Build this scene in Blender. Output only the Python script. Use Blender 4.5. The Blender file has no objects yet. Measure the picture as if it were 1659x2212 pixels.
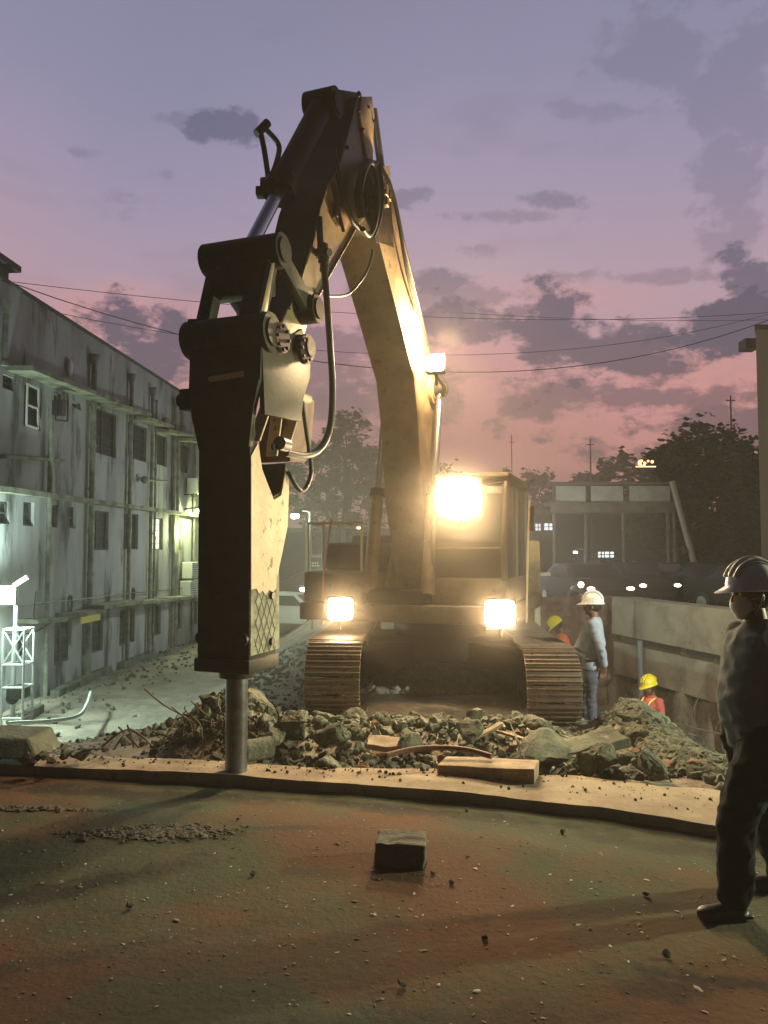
import bpy, bmesh, math, random
from mathutils import Vector, Matrix, noise
from math import radians, sin, cos, pi
random.seed(7)
S = bpy.context.scene
COL = S.collection

# ------------------------------------------------------------------ camera
CAMZ = 1.7
PITCH = radians(2.94)
FPX = 1598.5                       # focal length for a 1659 px wide picture
cd = bpy.data.cameras.new('camera'); cam = bpy.data.objects.new('camera', cd); COL.objects.link(cam)
cam.location = (0, 0, CAMZ); cam.rotation_euler = (pi/2 + PITCH, 0, 0)
cd.sensor_fit = 'HORIZONTAL'; cd.sensor_width = 36; cd.lens = FPX/1659*36
cd.clip_start = .05; cd.clip_end = 2000
S.camera = cam

# ------------------------------------------------------------------ world: dusk sky
S.view_settings.view_transform = 'Standard'; S.view_settings.look = 'None'
S.view_settings.exposure = 0.0; S.view_settings.gamma = 1
W = bpy.data.worlds.new('World'); S.world = W; W.use_nodes = True
nt = W.node_tree; nt.nodes.clear()
def N(t, **k):
    n = nt.nodes.new(t)
    for a, b in k.items(): setattr(n, a, b)
    return n
def lk(a, b): nt.links.new(a, b)
def M(op, a, b=None, c=None, clamp=False):
    n = N('ShaderNodeMath', operation=op, use_clamp=clamp)
    for i, v in enumerate((a, b, c)):
        if v is None: continue
        if isinstance(v, (int, float)): n.inputs[i].default_value = v
        else: lk(v, n.inputs[i])
    return n.outputs[0]
tc = N('ShaderNodeTexCoord'); sep = N('ShaderNodeSeparateXYZ'); lk(tc.outputs['Generated'], sep.inputs[0])
dx, dy, dz = sep.outputs
ramp = N('ShaderNodeValToRGB'); cr = ramp.color_ramp
stops = [(0.0, (.30, .19, .16)), (.09, (.50, .24, .22)), (.17, (.62, .30, .30)), (.25, (.60, .33, .36)), (.34, (.48, .34, .42)),
         (.45, (.36, .31, .44)), (.56, (.275, .265, .40)), (.70, (.225, .22, .335)), (1.0, (.13, .14, .24))]
cr.elements[0].position = 0; cr.elements[0].color = (*stops[0][1], 1)
cr.elements[1].position = 1; cr.elements[1].color = (*stops[-1][1], 1)
for p, c in stops[1:-1]:
    e = cr.elements.new(p); e.color = (*c, 1)
# soft large scale wobble of the colour bands
wob = N('ShaderNodeTexNoise'); wob.inputs['Scale'].default_value = 2.2; wob.inputs['Detail'].default_value = 3
lk(tc.outputs['Generated'], wob.inputs['Vector'])
h = M('ADD', dz, M('MULTIPLY', M('SUBTRACT', wob.outputs[0], .5), .22))
lk(h, ramp.inputs[0])
# clouds in direction space
ysafe = M('MAXIMUM', dy, .05)
ca = M('DIVIDE', dx, ysafe); ce = M('DIVIDE', dz, ysafe)
wn = N('ShaderNodeTexNoise'); wn.inputs['Scale'].default_value = 11; wn.inputs['Detail'].default_value = 12; wn.inputs['Roughness'].default_value = .66
mp = N('ShaderNodeMapping'); mp.inputs['Scale'].default_value = (1, 1, 1.7); lk(tc.outputs['Generated'], mp.inputs[0]); lk(mp.outputs[0], wn.inputs['Vector'])
nz = M('MULTIPLY', M('SUBTRACT', wn.outputs[0], .5), 6.0)
def vz(Y):
    v = (1106-Y)/FPX
    return (sin(PITCH)+v*cos(PITCH))/(cos(PITCH)-v*sin(PITCH))
blobs = [  # picture-sized cloud masses as directions: x, y, half width, half height, strength
    (485, 262, 85, 40, .75), (360, 258, 60, 18, .35), (300, 790, 120, 95, 1.0), (330, 375, 70, 22, .3), (265, 420, 70, 55, .2), (400, 850, 90, 80, .8),
    (1250, 750, 260, 95, 1.0), (1020, 720, 120, 60, .85), (1330, 860, 330, 50, .8), (1570, 700, 130, 70, 1.25), (1500, 925, 240, 60, .9),
    (960, 605, 60, 26, .7), (905, 860, 180, 90, .8), (1210, 432, 50, 16, .5), (1040, 540, 40, 16, .35), (1120, 670, 40, 22, .7),
    (1440, 130, 110, 120, .3), (1590, 330, 90, 200, .32), (860, 430, 50, 20, .5), (700, 800, 120, 70, .7), (1640, 620, 60, 60, .9), (1630, 250, 60, 220, .3), (1080, 470, 110, 14, .35), (980, 640, 200, 26, .5), (1420, 600, 160, 18, .4), (640, 560, 120, 16, .35), (170, 330, 90, 16, .3), (1300, 240, 120, 20, .25)]
mask = None
for (X, Y, rx, ry, st) in blobs:
    a = M('DIVIDE', M('SUBTRACT', ca, (X-829.5)/FPX), rx/FPX*1.15)
    e = M('DIVIDE', M('SUBTRACT', ce, vz(Y)), ry/FPX*1.15)
    r = M('SQRT', M('ADD', M('MULTIPLY', a, a), M('MULTIPLY', e, e)))
    m = M('MULTIPLY', M('MULTIPLY', M('ADD', M('SUBTRACT', 1.0, r), nz), 1.9, clamp=True), st)
    mask = m if mask is None else M('MAXIMUM', mask, m)
# thin general veil
vn = N('ShaderNodeTexNoise'); vn.inputs['Scale'].default_value = 5; vn.inputs['Detail'].default_value = 8
mp2 = N('ShaderNodeMapping'); mp2.inputs['Scale'].default_value = (1, 1, 3.2); mp2.inputs['Location'].default_value = (3, 1, 5)
lk(tc.outputs['Generated'], mp2.inputs[0]); lk(mp2.outputs[0], vn.inputs['Vector'])
veil = M('MULTIPLY', M('MULTIPLY', M('SUBTRACT', vn.outputs[0], .55), 5, clamp=True), .28)
mask = M('MULTIPLY', M('MAXIMUM', mask, veil), .92, clamp=True)
mask.node.use_clamp = True
cramp = N('ShaderNodeValToRGB'); c2 = cramp.color_ramp
c2.elements[0].color = (.17, .09, .095, 1); c2.elements[1].color = (.105, .11, .19, 1); c2.elements[1].position = .45
e = c2.elements.new(.22); e.color = (.14, .11, .15, 1)
lk(dz, cramp.inputs[0])
glow = None                        # warm light low in the sky
for (X, Y, rx, ry, st) in [(1520, 850, 380, 170, .8), (1300, 960, 420, 120, .7), (230, 690, 380, 110, .55), (700, 660, 260, 80, .35), (1250, 640, 300, 60, .35)]:
    a = M('DIVIDE', M('SUBTRACT', ca, (X-829.5)/FPX), rx/FPX); e = M('DIVIDE', M('SUBTRACT', ce, vz(Y)), ry/FPX)
    r = M('SQRT', M('ADD', M('MULTIPLY', a, a), M('MULTIPLY', e, e)))
    m = M('MULTIPLY', M('MULTIPLY', M('ADD', M('SUBTRACT', 1.0, r), M('MULTIPLY', nz, .35)), .9, clamp=True), st)
    glow = m if glow is None else M('MAXIMUM', glow, m)
gm_ = N('ShaderNodeMix', data_type='RGBA'); lk(glow, gm_.inputs['Factor']); lk(ramp.outputs[0], gm_.inputs['A']); gm_.inputs['B'].default_value = (.74, .33, .29, 1)
mix = N('ShaderNodeMix', data_type='RGBA'); lk(mask, mix.inputs['Factor']); lk(gm_.outputs['Result'], mix.inputs['A']); lk(cramp.outputs[0], mix.inputs['B'])
# the glow of the sunset is ahead: the sky behind the viewer is darker
bk = M('MULTIPLY_ADD', dy, 1.3, .12, clamp=True)
bk = M('MULTIPLY_ADD', bk, .95, .05)
fin = N('ShaderNodeMix', data_type='RGBA', blend_type='MULTIPLY'); fin.inputs['Factor'].default_value = 1
lk(mix.outputs['Result'], fin.inputs['A'])
cmb = N('ShaderNodeCombineColor'); [lk(bk, cmb.inputs[i]) for i in range(3)]; lk(cmb.outputs[0], fin.inputs['B'])
bg = N('ShaderNodeBackground'); bg.inputs['Strength'].default_value = 1.0; lk(fin.outputs['Result'], bg.inputs[0])
sky = N('ShaderNodeTexSky', sky_type='NISHITA'); sky.sun_disc = False; sky.sun_elevation = radians(.5); sky.sun_rotation = radians(15)
bg2 = N('ShaderNodeBackground'); bg2.inputs['Strength'].default_value = .006; lk(sky.outputs[0], bg2.inputs[0])
ad = N('ShaderNodeAddShader'); lk(bg.outputs[0], ad.inputs[0]); lk(bg2.outputs[0], ad.inputs[1])
wo = N('ShaderNodeOutputWorld'); lk(ad.outputs[0], wo.inputs[0])

S.render.engine = 'CYCLES'
S.cycles.use_denoising = True
try: S.cycles.denoiser = 'OPENIMAGEDENOISE'
except Exception: pass
S.cycles.max_bounces = 5; S.cycles.diffuse_bounces = 3; S.cycles.glossy_bounces = 3; S.cycles.volume_bounces = 0
S.cycles.transparent_max_bounces = 8; S.cycles.sample_clamp_indirect = 4; S.cycles.use_light_tree = True
S.cycles.caustics_reflective = False; S.cycles.caustics_refractive = False

# ------------------------------------------------------------------ directions read off the photograph
def ray(X, Y):
    u = (X-829.5)/FPX; v = (1106-Y)/FPX
    return Vector((u, cos(PITCH)-v*sin(PITCH), sin(PITCH)+v*cos(PITCH)))
def P(X, Y, d):                    # the point at depth d metres seen there
    r = ray(X, Y); t = d/r.y
    return Vector((r.x*t, d, CAMZ+r.z*t))
def PZ(X, Y, z):                   # the point at height z seen there
    r = ray(X, Y); t = (z-CAMZ)/r.z
    return Vector((r.x*t, r.y*t, z))

# ------------------------------------------------------------------ lamps: colour and power in one place
WARM = (1.0, .70, .36)
LAMPS = dict(cab=(WARM, 560), boom=(WARM, 800), body=(WARM, 95), flood=((.70, 1.0, .84), 1050), bulkhead=((.85, 1.0, .45), 330),
             street=((.88, .95, .58), 5000), far=((.75, .95, 1.0), 500), post=((.8, 1.0, .85), 60), pit=((.92, .98, .80), 2500))  # street is an assumed lamp, pit an added one, both unseen
def lamp(kind, loc, aim=None, parent=None, size=.08, angle=160, mult=1, name='light', blend=.6):
    c, w = LAMPS[kind]
    if aim is not None:
        ld = bpy.data.lights.new(name, 'SPOT'); ld.spot_size = radians(angle); ld.spot_blend = blend
    else:
        ld = bpy.data.lights.new(name, 'POINT')
    ld.color = c; ld.energy = w*mult; ld.shadow_soft_size = size
    o = bpy.data.objects.new(name, ld); COL.objects.link(o)
    rot = Matrix.Identity(4)
    if aim is not None: rot = (Vector(aim)-Vector(loc)).to_track_quat('-Z', 'Y').to_matrix().to_4x4()
    mw = Matrix.Translation(Vector(loc)) @ rot
    if parent is not None:
        o.parent = parent; o.matrix_local = WM[parent.name].inverted() @ mw
    else: o.matrix_world = mw
    return o
HAZE = 0.0032
DUST = 0.05
WM = {}                            # world matrices of things and parts

# ------------------------------------------------------------------ materials
MATS = {}
def mat(name, base, rough=.7, metal=0, var=None, vscale=3, vlo=.4, vhi=.65, bump=0, bscale=30, bdist=.02, detail=6, var2=None, v2scale=20, v2=(.55, .7),
        emit=None, estr=0, spec=.5, alpha=None, streak=False, coat=0):
    if name in MATS: return MATS[name]
    m = bpy.data.materials.new(name); m.use_nodes = True; t = m.node_tree; b = t.nodes['Principled BSDF']; MATS[name] = m
    b.inputs['Base Color'].default_value = (*base, 1); b.inputs['Roughness'].default_value = rough
    b.inputs['Metallic'].default_value = metal; b.inputs['Specular IOR Level'].default_value = spec
    if coat: b.inputs['Coat Weight'].default_value = coat
    if emit: b.inputs['Emission Color'].default_value = (*emit, 1); b.inputs['Emission Strength'].default_value = estr
    t2 = t.nodes.new('ShaderNodeTexCoord'); out = None
    src = t2.outputs['Object']
    if streak:
        mm = t.nodes.new('ShaderNodeMapping'); mm.inputs['Scale'].default_value = (1, 1, .22); t.links.new(src, mm.inputs[0]); ssrc = mm.outputs[0]
    else: ssrc = src
    def layer(col, sc, lo, hi, prev, vec, dt=detail):
        n = t.nodes.new('ShaderNodeTexNoise'); n.inputs['Scale'].default_value = sc; n.inputs['Detail'].default_value = dt; n.inputs['Roughness'].default_value = .62
        t.links.new(vec, n.inputs['Vector'])
        r = t.nodes.new('ShaderNodeMapRange'); r.inputs['From Min'].default_value = lo; r.inputs['From Max'].default_value = hi; t.links.new(n.outputs[0], r.inputs[0])
        x = t.nodes.new('ShaderNodeMix'); x.data_type = 'RGBA'; t.links.new(r.outputs[0], x.inputs['Factor'])
        if prev is None: x.inputs['A'].default_value = (*base, 1)
        else: t.links.new(prev, x.inputs['A'])
        x.inputs['B'].default_value = (*col, 1); return x.outputs['Result']
    if var: out = layer(var, vscale, vlo, vhi, out, ssrc)
    if var2: out = layer(var2, v2scale, v2[0], v2[1], out, ssrc if streak else src)
    if out is not None: t.links.new(out, b.inputs['Base Color'])
    if bump:
        n = t.nodes.new('ShaderNodeTexNoise'); n.inputs['Scale'].default_value = bscale; n.inputs['Detail'].default_value = 8; n.inputs['Roughness'].default_value = .65
        t.links.new(src, n.inputs['Vector'])
        bp = t.nodes.new('ShaderNodeBump'); bp.inputs['Strength'].default_value = bump; bp.inputs['Distance'].default_value = bdist
        t.links.new(n.outputs[0], bp.inputs['Height']); t.links.new(bp.outputs[0], b.inputs['Normal'])
    return m
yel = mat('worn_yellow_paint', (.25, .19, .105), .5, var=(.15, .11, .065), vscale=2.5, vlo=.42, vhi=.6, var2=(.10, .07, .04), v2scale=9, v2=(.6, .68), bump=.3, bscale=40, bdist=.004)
bdy = mat('dark_body_paint', (.145, .115, .072), .6, var=(.09, .072, .048), vscale=2.5, vlo=.42, vhi=.6, var2=(.05, .038, .025), v2scale=9, v2=(.6, .68), bump=.3, bscale=40, bdist=.004)  # darker copy of the worn yellow, for the house parts
dky = mat('dirty_steel_paint', (.016, .016, .014), .6, spec=.2, var=(.011, .011, .010), vscale=3, var2=(.07, .055, .035), v2scale=12, v2=(.62, .75), bump=.3, bscale=35, bdist=.005)
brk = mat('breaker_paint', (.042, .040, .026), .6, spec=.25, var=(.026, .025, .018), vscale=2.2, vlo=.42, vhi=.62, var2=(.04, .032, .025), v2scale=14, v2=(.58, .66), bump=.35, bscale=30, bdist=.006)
side_m = mat('lit_breaker_side', (.66, .52, .37), .7, var=(.55, .40, .26), vscale=4, var2=(.17, .12, .08), v2scale=11, v2=(.6, .66), bump=.5, bscale=18, bdist=.01)  # lit tone of the breaker: lamp light put into the colour
steel = mat('bare_steel', (.35, .35, .37), .28, .9, var=(.18, .17, .17), vscale=6, bump=.1)
chrome = mat('cylinder_rod', (.55, .57, .66), .25, .95)
rubber = mat('black_rubber', (.02, .02, .02), .5, bump=.3, bscale=80, bdist=.003)
trackm = mat('track_steel', (.17, .13, .095), .5, .35, var=(.24, .17, .11), vscale=5, var2=(.06, .05, .04), v2scale=20, v2=(.55, .66), bump=.4, bscale=40, bdist=.006)
glass = mat('dark_glass', (.02, .025, .03), .08, spec=.6)
blackm = mat('black_plastic', (.02, .02, .02), .45)
lensw = mat('warm_lamp_glass', (.9, .8, .6), .2, emit=(1, .80, .50), estr=90)
lensc = mat('cool_lamp_glass', (.8, .9, .9), .2, emit=(.62, 1, .88), estr=45)
lensg = mat('yellowgreen_lamp_glass', (.9, .9, .7), .2, emit=(.85, 1, .55), estr=40)
lensf = mat('far_lamp_glass', (.9, .9, .9), .2, emit=(.78, .95, 1), estr=40)
head_w = mat('headlight_glass', (.9, .9, .85), .2, emit=(1, .72, .42), estr=16)
winlit = mat('lit_window', (.8, .8, .8), .4, emit=(.85, .93, 1), estr=1.6, var=(.3, .3, .3), vscale=2)
winwarm = mat('lit_stair_window', (.8, .8, .6), .4, emit=(.9, 1, .6), estr=1.3)

# ------------------------------------------------------------------ object helpers
def tag(o, label=None, cat=None, group=None, kind=None):
    if label: o['label'] = label
    if cat: o['category'] = cat
    if group: o['group'] = group
    if kind: o['kind'] = kind
    return o
def thing(name, loc, label, cat, group=None, rz=0):
    o = bpy.data.objects.new(name, None); COL.objects.link(o); o.empty_display_size = .2
    o.location = loc; o.rotation_euler = (0, 0, rz)
    WM[o.name] = Matrix.Translation(Vector(loc)) @ Matrix.Rotation(rz, 4, 'Z')
    return tag(o, label, cat, group)
def link(name, me, m, parent=None, origin=None, smooth=None):
    """me: mesh in world coordinates. Its object sits at `origin` (or its parent's frame)."""
    o = bpy.data.objects.new(name, me); COL.objects.link(o)
    if m is not None: me.materials.append(m)
    if parent is not None:
        mw = WM[parent.name]; o.parent = parent
    else:
        mw = Matrix.Translation(Vector(origin)) if origin is not None else Matrix.Identity(4)
        o.matrix_world = mw
    me.transform(mw.inverted()); WM[o.name] = mw
    if smooth is not None: shade(me, smooth)
    return o
def shade(me, ang=35):
    me.polygons.foreach_set('use_smooth', [True]*len(me.polygons))
    try: me.set_sharp_from_angle(angle=radians(ang))
    except Exception: pass
def fin_(bm, name='m'):
    bmesh.ops.recalc_face_normals(bm, faces=bm.faces)
    me = bpy.data.meshes.new(name); bm.to_mesh(me); bm.free(); return me
def box(bm, c, s, rot=None, bev=0):
    r = bmesh.ops.create_cube(bm, size=1); vs = r['verts']
    mt = Matrix.Translation(Vector(c)) @ (rot.to_4x4() if rot is not None else Matrix.Identity(4)) @ Matrix.Diagonal((*s, 1))
    bmesh.ops.transform(bm, matrix=mt, verts=vs)
    if bev:
        es = list({e for v in vs for e in v.link_edges})
        bmesh.ops.bevel(bm, geom=es, offset=bev, segments=2, affect='EDGES', profile=.5)
def cyl(bm, a, b, r, r2=None, seg=16, cap=True):
    a = Vector(a); b = Vector(b); d = b-a; L = d.length
    rr = bmesh.ops.create_cone(bm, cap_ends=cap, segments=seg, radius1=r, radius2=r if r2 is None else r2, depth=L)
    q = d.to_track_quat('Z', 'Y').to_matrix().to_4x4()
    bmesh.ops.transform(bm, matrix=Matrix.Translation((a+b)/2) @ q, verts=rr['verts'])
def sph(bm, c, r, sc=(1, 1, 1), seg=16, rot=None):
    rr = bmesh.ops.create_uvsphere(bm, u_segments=seg, v_segments=max(8, seg*2//3), radius=r)
    mt = Matrix.Translation(Vector(c)) @ (rot.to_4x4() if rot is not None else Matrix.Identity(4)) @ Matrix.Diagonal((*sc, 1))
    bmesh.ops.transform(bm, matrix=mt, verts=rr['verts'])
def smooth_path(pts, n=6):
    pts = [Vector(p) for p in pts]; out = []
    for i in range(len(pts)-1):
        p0 = pts[max(i-1, 0)]; p1 = pts[i]; p2 = pts[i+1]; p3 = pts[min(i+2, len(pts)-1)]
        for k in range(n):
            t = k/n
            out.append(.5*((2*p1)+(-p0+p2)*t+(2*p0-5*p1+4*p2-p3)*t*t+(-p0+3*p1-3*p2+p3)*t**3))
    out.append(pts[-1]); return out
def tube(bm, pts, r, seg=8, n=6, r_end=None):
    path = smooth_path(pts, n) if n > 1 else [Vector(p) for p in pts]
    rings = []; up = Vector((0, 0, 1)); prev = None
    for i, p in enumerate(path):
        d = (path[min(i+1, len(path)-1)]-path[max(i-1, 0)])
        if d.length < 1e-6: d = Vector((0, 0, 1))
        d.normalize()
        if prev is None: s = d.cross(up) if abs(d.z) < .95 else d.cross(Vector((1, 0, 0)))
        else: s = prev-d*prev.dot(d)
        if s.length < 1e-6: s = d.orthogonal()
        s.normalize(); prev = s; t = d.cross(s)
        rr = r if r_end is None else r+(r_end-r)*i/max(1, len(path)-1)
        rings.append([bm.verts.new(p+(s*cos(2*pi*k/seg)+t*sin(2*pi*k/seg))*rr) for k in range(seg)])
    for a, b in zip(rings, rings[1:]):
        for k in range(seg): bm.faces.new((a[k], a[(k+1) % seg], b[(k+1) % seg], b[k]))
    bm.faces.new(rings[0][::-1]); bm.faces.new(rings[-1])
def prism(bm, pts3, ext, bev=0):
    """closed polygon pts3 extruded by vector ext"""
    ext = Vector(ext); a = [bm.verts.new(Vector(p)) for p in pts3]; b = [bm.verts.new(Vector(p)+ext) for p in pts3]
    n = len(a); fs = [bm.faces.new(a), bm.faces.new(b[::-1])]
    for i in range(n): fs.append(bm.faces.new((a[i], b[i], b[(i+1) % n], a[(i+1) % n])))
    if bev:
        es = [e for e in {e for f in fs for e in f.edges}]
        bmesh.ops.bevel(bm, geom=es, offset=bev, segments=2, affect='EDGES', profile=.5)
def copy_tree(o, parent=None):
    c = o.copy(); COL.objects.link(c); c.parent = parent; WM[c.name] = WM.get(o.name, Matrix.Identity(4)).copy()
    if parent is not None: c.matrix_local = o.matrix_local.copy()
    for ch in list(o.children): copy_tree(ch, c)
    return c
def modmesh(bm, mods):
    """run modifiers over a mesh and give back the plain result"""
    me = bpy.data.meshes.new('t'); bm.to_mesh(me); bm.free()
    o = bpy.data.objects.new('t', me); COL.objects.link(o)
    for ty, kw in mods:
        md = o.modifiers.new('m', ty)
        for k, v in kw.items(): setattr(md, k, v)
    dg = bpy.context.evaluated_depsgraph_get(); dg.update()
    r = bpy.data.meshes.new_from_object(o.evaluated_get(dg)); bpy.data.objects.remove(o); bpy.data.meshes.remove(me); return r
def nrand(p, s=1): return noise.noise(Vector(p)*s)
def sstep(a, b, x):
    t = min(1, max(0, (x-a)/(b-a))); return t*t*(3-2*t)

# ================================================================== GROUND
def edge_y(x):                     # front edge of the raised slab
    pts = [(-12, 6.6), (-3.0, 5.80), (-1.0, 5.50), (0, 5.27), (.55, 5.12), (1.42, 4.82), (2.01, 4.50), (4, 3.6), (14, .2)]
    for (a, ya), (b, yb) in zip(pts, pts[1:]):
        if x <= b: return ya+(yb-ya)*max(0, (x-a))/(b-a)
    return pts[-1][1]
def slab_d(x): return .40+.17*max(0, min(3, x+.6))
def wall_x(y): return 6.25-.243*(y-13.2)
def zt(x, y):
    z = -.22
    left = sstep(-1.3, -4.6, x)*sstep(6.3, 13.5, y)
    left *= 1-.75*sstep(26, 40, y)*sstep(-7, -4.5, x)
    z += left*(-1.58)
    x0 = 2.75-.6*sstep(7.9, 8.8, y); pit = sstep(x0, 4.1 if y < 8.4 else 3.9, x)*sstep(5.2, 8.2, y)*(1-sstep(17.5, 20.5, y))
    if x > wall_x(y)+.15: pit = 0
    z += pit*(-1.75)
    # heaps of rubble
    z += .26*math.exp(-((y-7.0)/.85)**2)*sstep(-2.3, -.8, x)*(1-sstep(1.4, 2.0, x))
    z += .34*math.exp(-((x-2.5)/(.14 if x < 2.5 else .36))**2-((y-7.6)/.5)**2)
    z += .12*math.exp(-((x-2.7)/.6)**2-((y-6.3)/.5)**2)
    z += .42*math.exp(-((x+1.5)/.45)**2-((y-6.9)/.4)**2)
    z += .16*math.exp(-((x-.75)/1.0)**2-((y-11.6)/.9)**2)
    if y < 9: z += .22*(1-sstep(5.4, 6.5, y))
    n = nrand((x, y, 0), .8)*.10+nrand((x+9, y, 3), 2.6)*.035
    return z+n*sstep(5.6, 6.8, y)*(1 if y < 40 else 0)
def axis(segs):
    out = []
    for a, b, s in segs:
        n = max(1, round((b-a)/s)); out += [a+(b-a)*i/n for i in range(n)]
    out.append(segs[-1][1]); return out
def grid(xs, ys, f):
    vs = [(x, y, f(x, y)) for y in ys for x in xs]; nx = len(xs)
    fs = [(j*nx+i, j*nx+i+1, (j+1)*nx+i+1, (j+1)*nx+i) for j in range(len(ys)-1) for i in range(nx-1)]
    me = bpy.data.meshes.new('g'); me.from_pydata(vs, [], fs); return me
dirt = mat('site_earth', (.30, .255, .20), .95, var=(.20, .165, .13), vscale=1.1, vlo=.42, vhi=.6, var2=(.38, .34, .28), v2scale=7, v2=(.55, .75), bump=.9, bscale=6, bdist=.06)
me = grid(axis([(-900, -100, 200), (-100, -24, 12), (-24, -9, 1.2), (-9, -3, .35), (-3, 4.5, .12), (4.5, 9, .25), (9, 24, 1.2), (24, 100, 12), (100, 900, 200)]),
          axis([(-1.0, 4, .8), (4, 5.2, .3), (5.2, 9.5, .12), (9.5, 16, .28), (16, 32, .9), (32, 80, 6), (80, 1400, 160)]),
          lambda x, y: (zt(x, y) if y > edge_y(x)+.15 else -.32) if abs(x) < 200 and y > .3 else -.2)
g = link('ground', me, dirt, smooth=60); tag(g, kind='structure')

# foreground road surface, dusty, in front of the slab
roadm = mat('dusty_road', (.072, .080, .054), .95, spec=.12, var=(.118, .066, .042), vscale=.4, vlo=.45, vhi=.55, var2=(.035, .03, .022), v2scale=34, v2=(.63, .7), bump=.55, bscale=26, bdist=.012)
def stains_and_shade(m, spots, col):
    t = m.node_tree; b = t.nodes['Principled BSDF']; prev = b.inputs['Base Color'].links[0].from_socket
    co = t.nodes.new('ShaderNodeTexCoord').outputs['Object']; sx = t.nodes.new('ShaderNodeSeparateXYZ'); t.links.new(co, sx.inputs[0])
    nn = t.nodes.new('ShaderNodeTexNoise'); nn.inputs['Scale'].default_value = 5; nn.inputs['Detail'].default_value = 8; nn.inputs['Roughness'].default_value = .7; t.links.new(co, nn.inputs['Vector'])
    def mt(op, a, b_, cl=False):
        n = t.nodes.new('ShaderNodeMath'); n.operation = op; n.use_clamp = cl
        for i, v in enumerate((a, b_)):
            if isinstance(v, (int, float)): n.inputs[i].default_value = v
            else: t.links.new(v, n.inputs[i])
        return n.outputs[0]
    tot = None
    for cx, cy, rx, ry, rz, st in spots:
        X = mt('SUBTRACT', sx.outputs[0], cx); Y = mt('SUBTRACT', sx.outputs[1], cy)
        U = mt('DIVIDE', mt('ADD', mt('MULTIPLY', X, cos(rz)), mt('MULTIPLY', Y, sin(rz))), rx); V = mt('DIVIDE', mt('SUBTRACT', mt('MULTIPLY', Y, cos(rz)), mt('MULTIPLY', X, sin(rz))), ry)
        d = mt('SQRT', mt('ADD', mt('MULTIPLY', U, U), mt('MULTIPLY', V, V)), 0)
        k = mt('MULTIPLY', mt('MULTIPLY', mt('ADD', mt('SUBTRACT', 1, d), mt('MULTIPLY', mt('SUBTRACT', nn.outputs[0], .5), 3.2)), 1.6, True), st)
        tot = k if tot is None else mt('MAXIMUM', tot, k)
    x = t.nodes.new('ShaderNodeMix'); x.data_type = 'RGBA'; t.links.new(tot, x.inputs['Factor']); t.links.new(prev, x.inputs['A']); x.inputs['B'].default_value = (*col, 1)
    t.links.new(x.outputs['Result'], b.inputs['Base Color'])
stains_and_shade(roadm, [(-1.9, 5.38, 1.6, .17, -.13, .8), (.2, 5.0, 1.3, .15, -.28, .75), (1.6, 4.42, .8, .16, -.42, .7), (-2.9, 4.2, .8, .25, .3, .4), (.0, 2.7, 1.2, .12, .1, .35), (-1.35, 4.5, .5, .16, 0, .85), (-2.3, 4.98, .6, .07, -.05, .9), (-1.75, 3.75, 1.1, .13, .50, .95), (-1.5, 3.1, 1.3, .10, .35, .5), (.9, 3.55, 1.2, .06, .12, .45), (1.35, 3.0, .5, .07, -.2, .8), (1.1, 2.95, .25, .1, 0, .6), (-.6, 4.6, .5, .05, 0, .4), (-2.3, 3.9, .7, .1, .3, .5)], (.035, .032, .03))  # dark patches; those along the slab edge paint its shadow band
def road_z(x, y):
    if y < -2 or abs(x) > 7: return 0
    return .022*nrand((x, y, 7), .9)+.009*nrand((x, y, 1), 4)+.004*nrand((x, y, 2), 13)+.006*math.exp(-((x-1.35)/.35)**2-((y-3.0)/.14)**2)*sin((y+.25*x)*150)-.04*sstep(.8, .1, edge_y(x)-y)
def road_mesh():
    xs = axis([(-60, -8, 8), (-8, -3.4, .3), (-3.4, 3.2, .07), (3.2, 9, .3), (9, 60, 8)])
    vs = []; nx = len(xs); rows = 90
    for j in range(rows):
        t = j/(rows-1)
        for x in xs:
            ye = edge_y(x)+.12; y0 = -14
            y = ye-(ye-y0)*(1-t)**1.9
            vs.append((x, y, road_z(x, y)))
    fs = [(j*nx+i, j*nx+i+1, (j+1)*nx+i+1, (j+1)*nx+i) for j in range(rows-1) for i in range(nx-1)]
    m_ = bpy.data.meshes.new('r'); m_.from_pydata(vs, [], fs); return m_
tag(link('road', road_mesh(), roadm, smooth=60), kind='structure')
# the wet/dark streaks of mud on the road, thin and lumpy
mudm = mat('dark_mud', (.045, .038, .03), .85, var=(.09, .075, .055), vscale=9, bump=.8, bscale=30, bdist=.02)
def mud_patch(cx, cy, rx, ry, n, seed, rz=0, r0=.012, r1=.035):
    rnd = random.Random(seed); bm = bmesh.new()
    for _ in range(n):
        a = rnd.gauss(0, .45)*rx; b = rnd.gauss(0, .45)*ry
        x = cx+a*cos(rz)-b*sin(rz); y = cy+a*sin(rz)+b*cos(rz)
        if y > edge_y(x)-.03: continue
        r = rnd.uniform(r0, r1)*(1.6 if rnd.random() < .1 else 1)
        rr = bmesh.ops.create_icosphere(bm, subdivisions=1, radius=r)
        for v in rr['verts']: v.co = v.co*(1+.35*noise.noise(v.co*60+Vector((x, y, seed))))
        bmesh.ops.transform(bm, matrix=Matrix.Translation((x, y, road_z(x, y)+r*.15)) @ Matrix.Rotation(rnd.uniform(0, 6), 4, 'Z') @ Matrix.Diagonal((rnd.uniform(1, 2.4), 1, rnd.uniform(.3, .7), 1)), verts=rr['verts'])
    return fin_(bm)
tag(link('mud_clods', mud_patch(-1.38, 4.55, .42, .11, 900, 3, 0, .004, .016), mudm), 'dark crumbly mud spread on the road left of the chisel', 'mud', kind='stuff')
tag(link('mud_streak', mud_patch(-2.35, 4.98, .42, .03, 420, 5, -.05, .005, .02), mudm), 'dark broken strip of mud across the left of the road', 'mud', kind='stuff')
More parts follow.
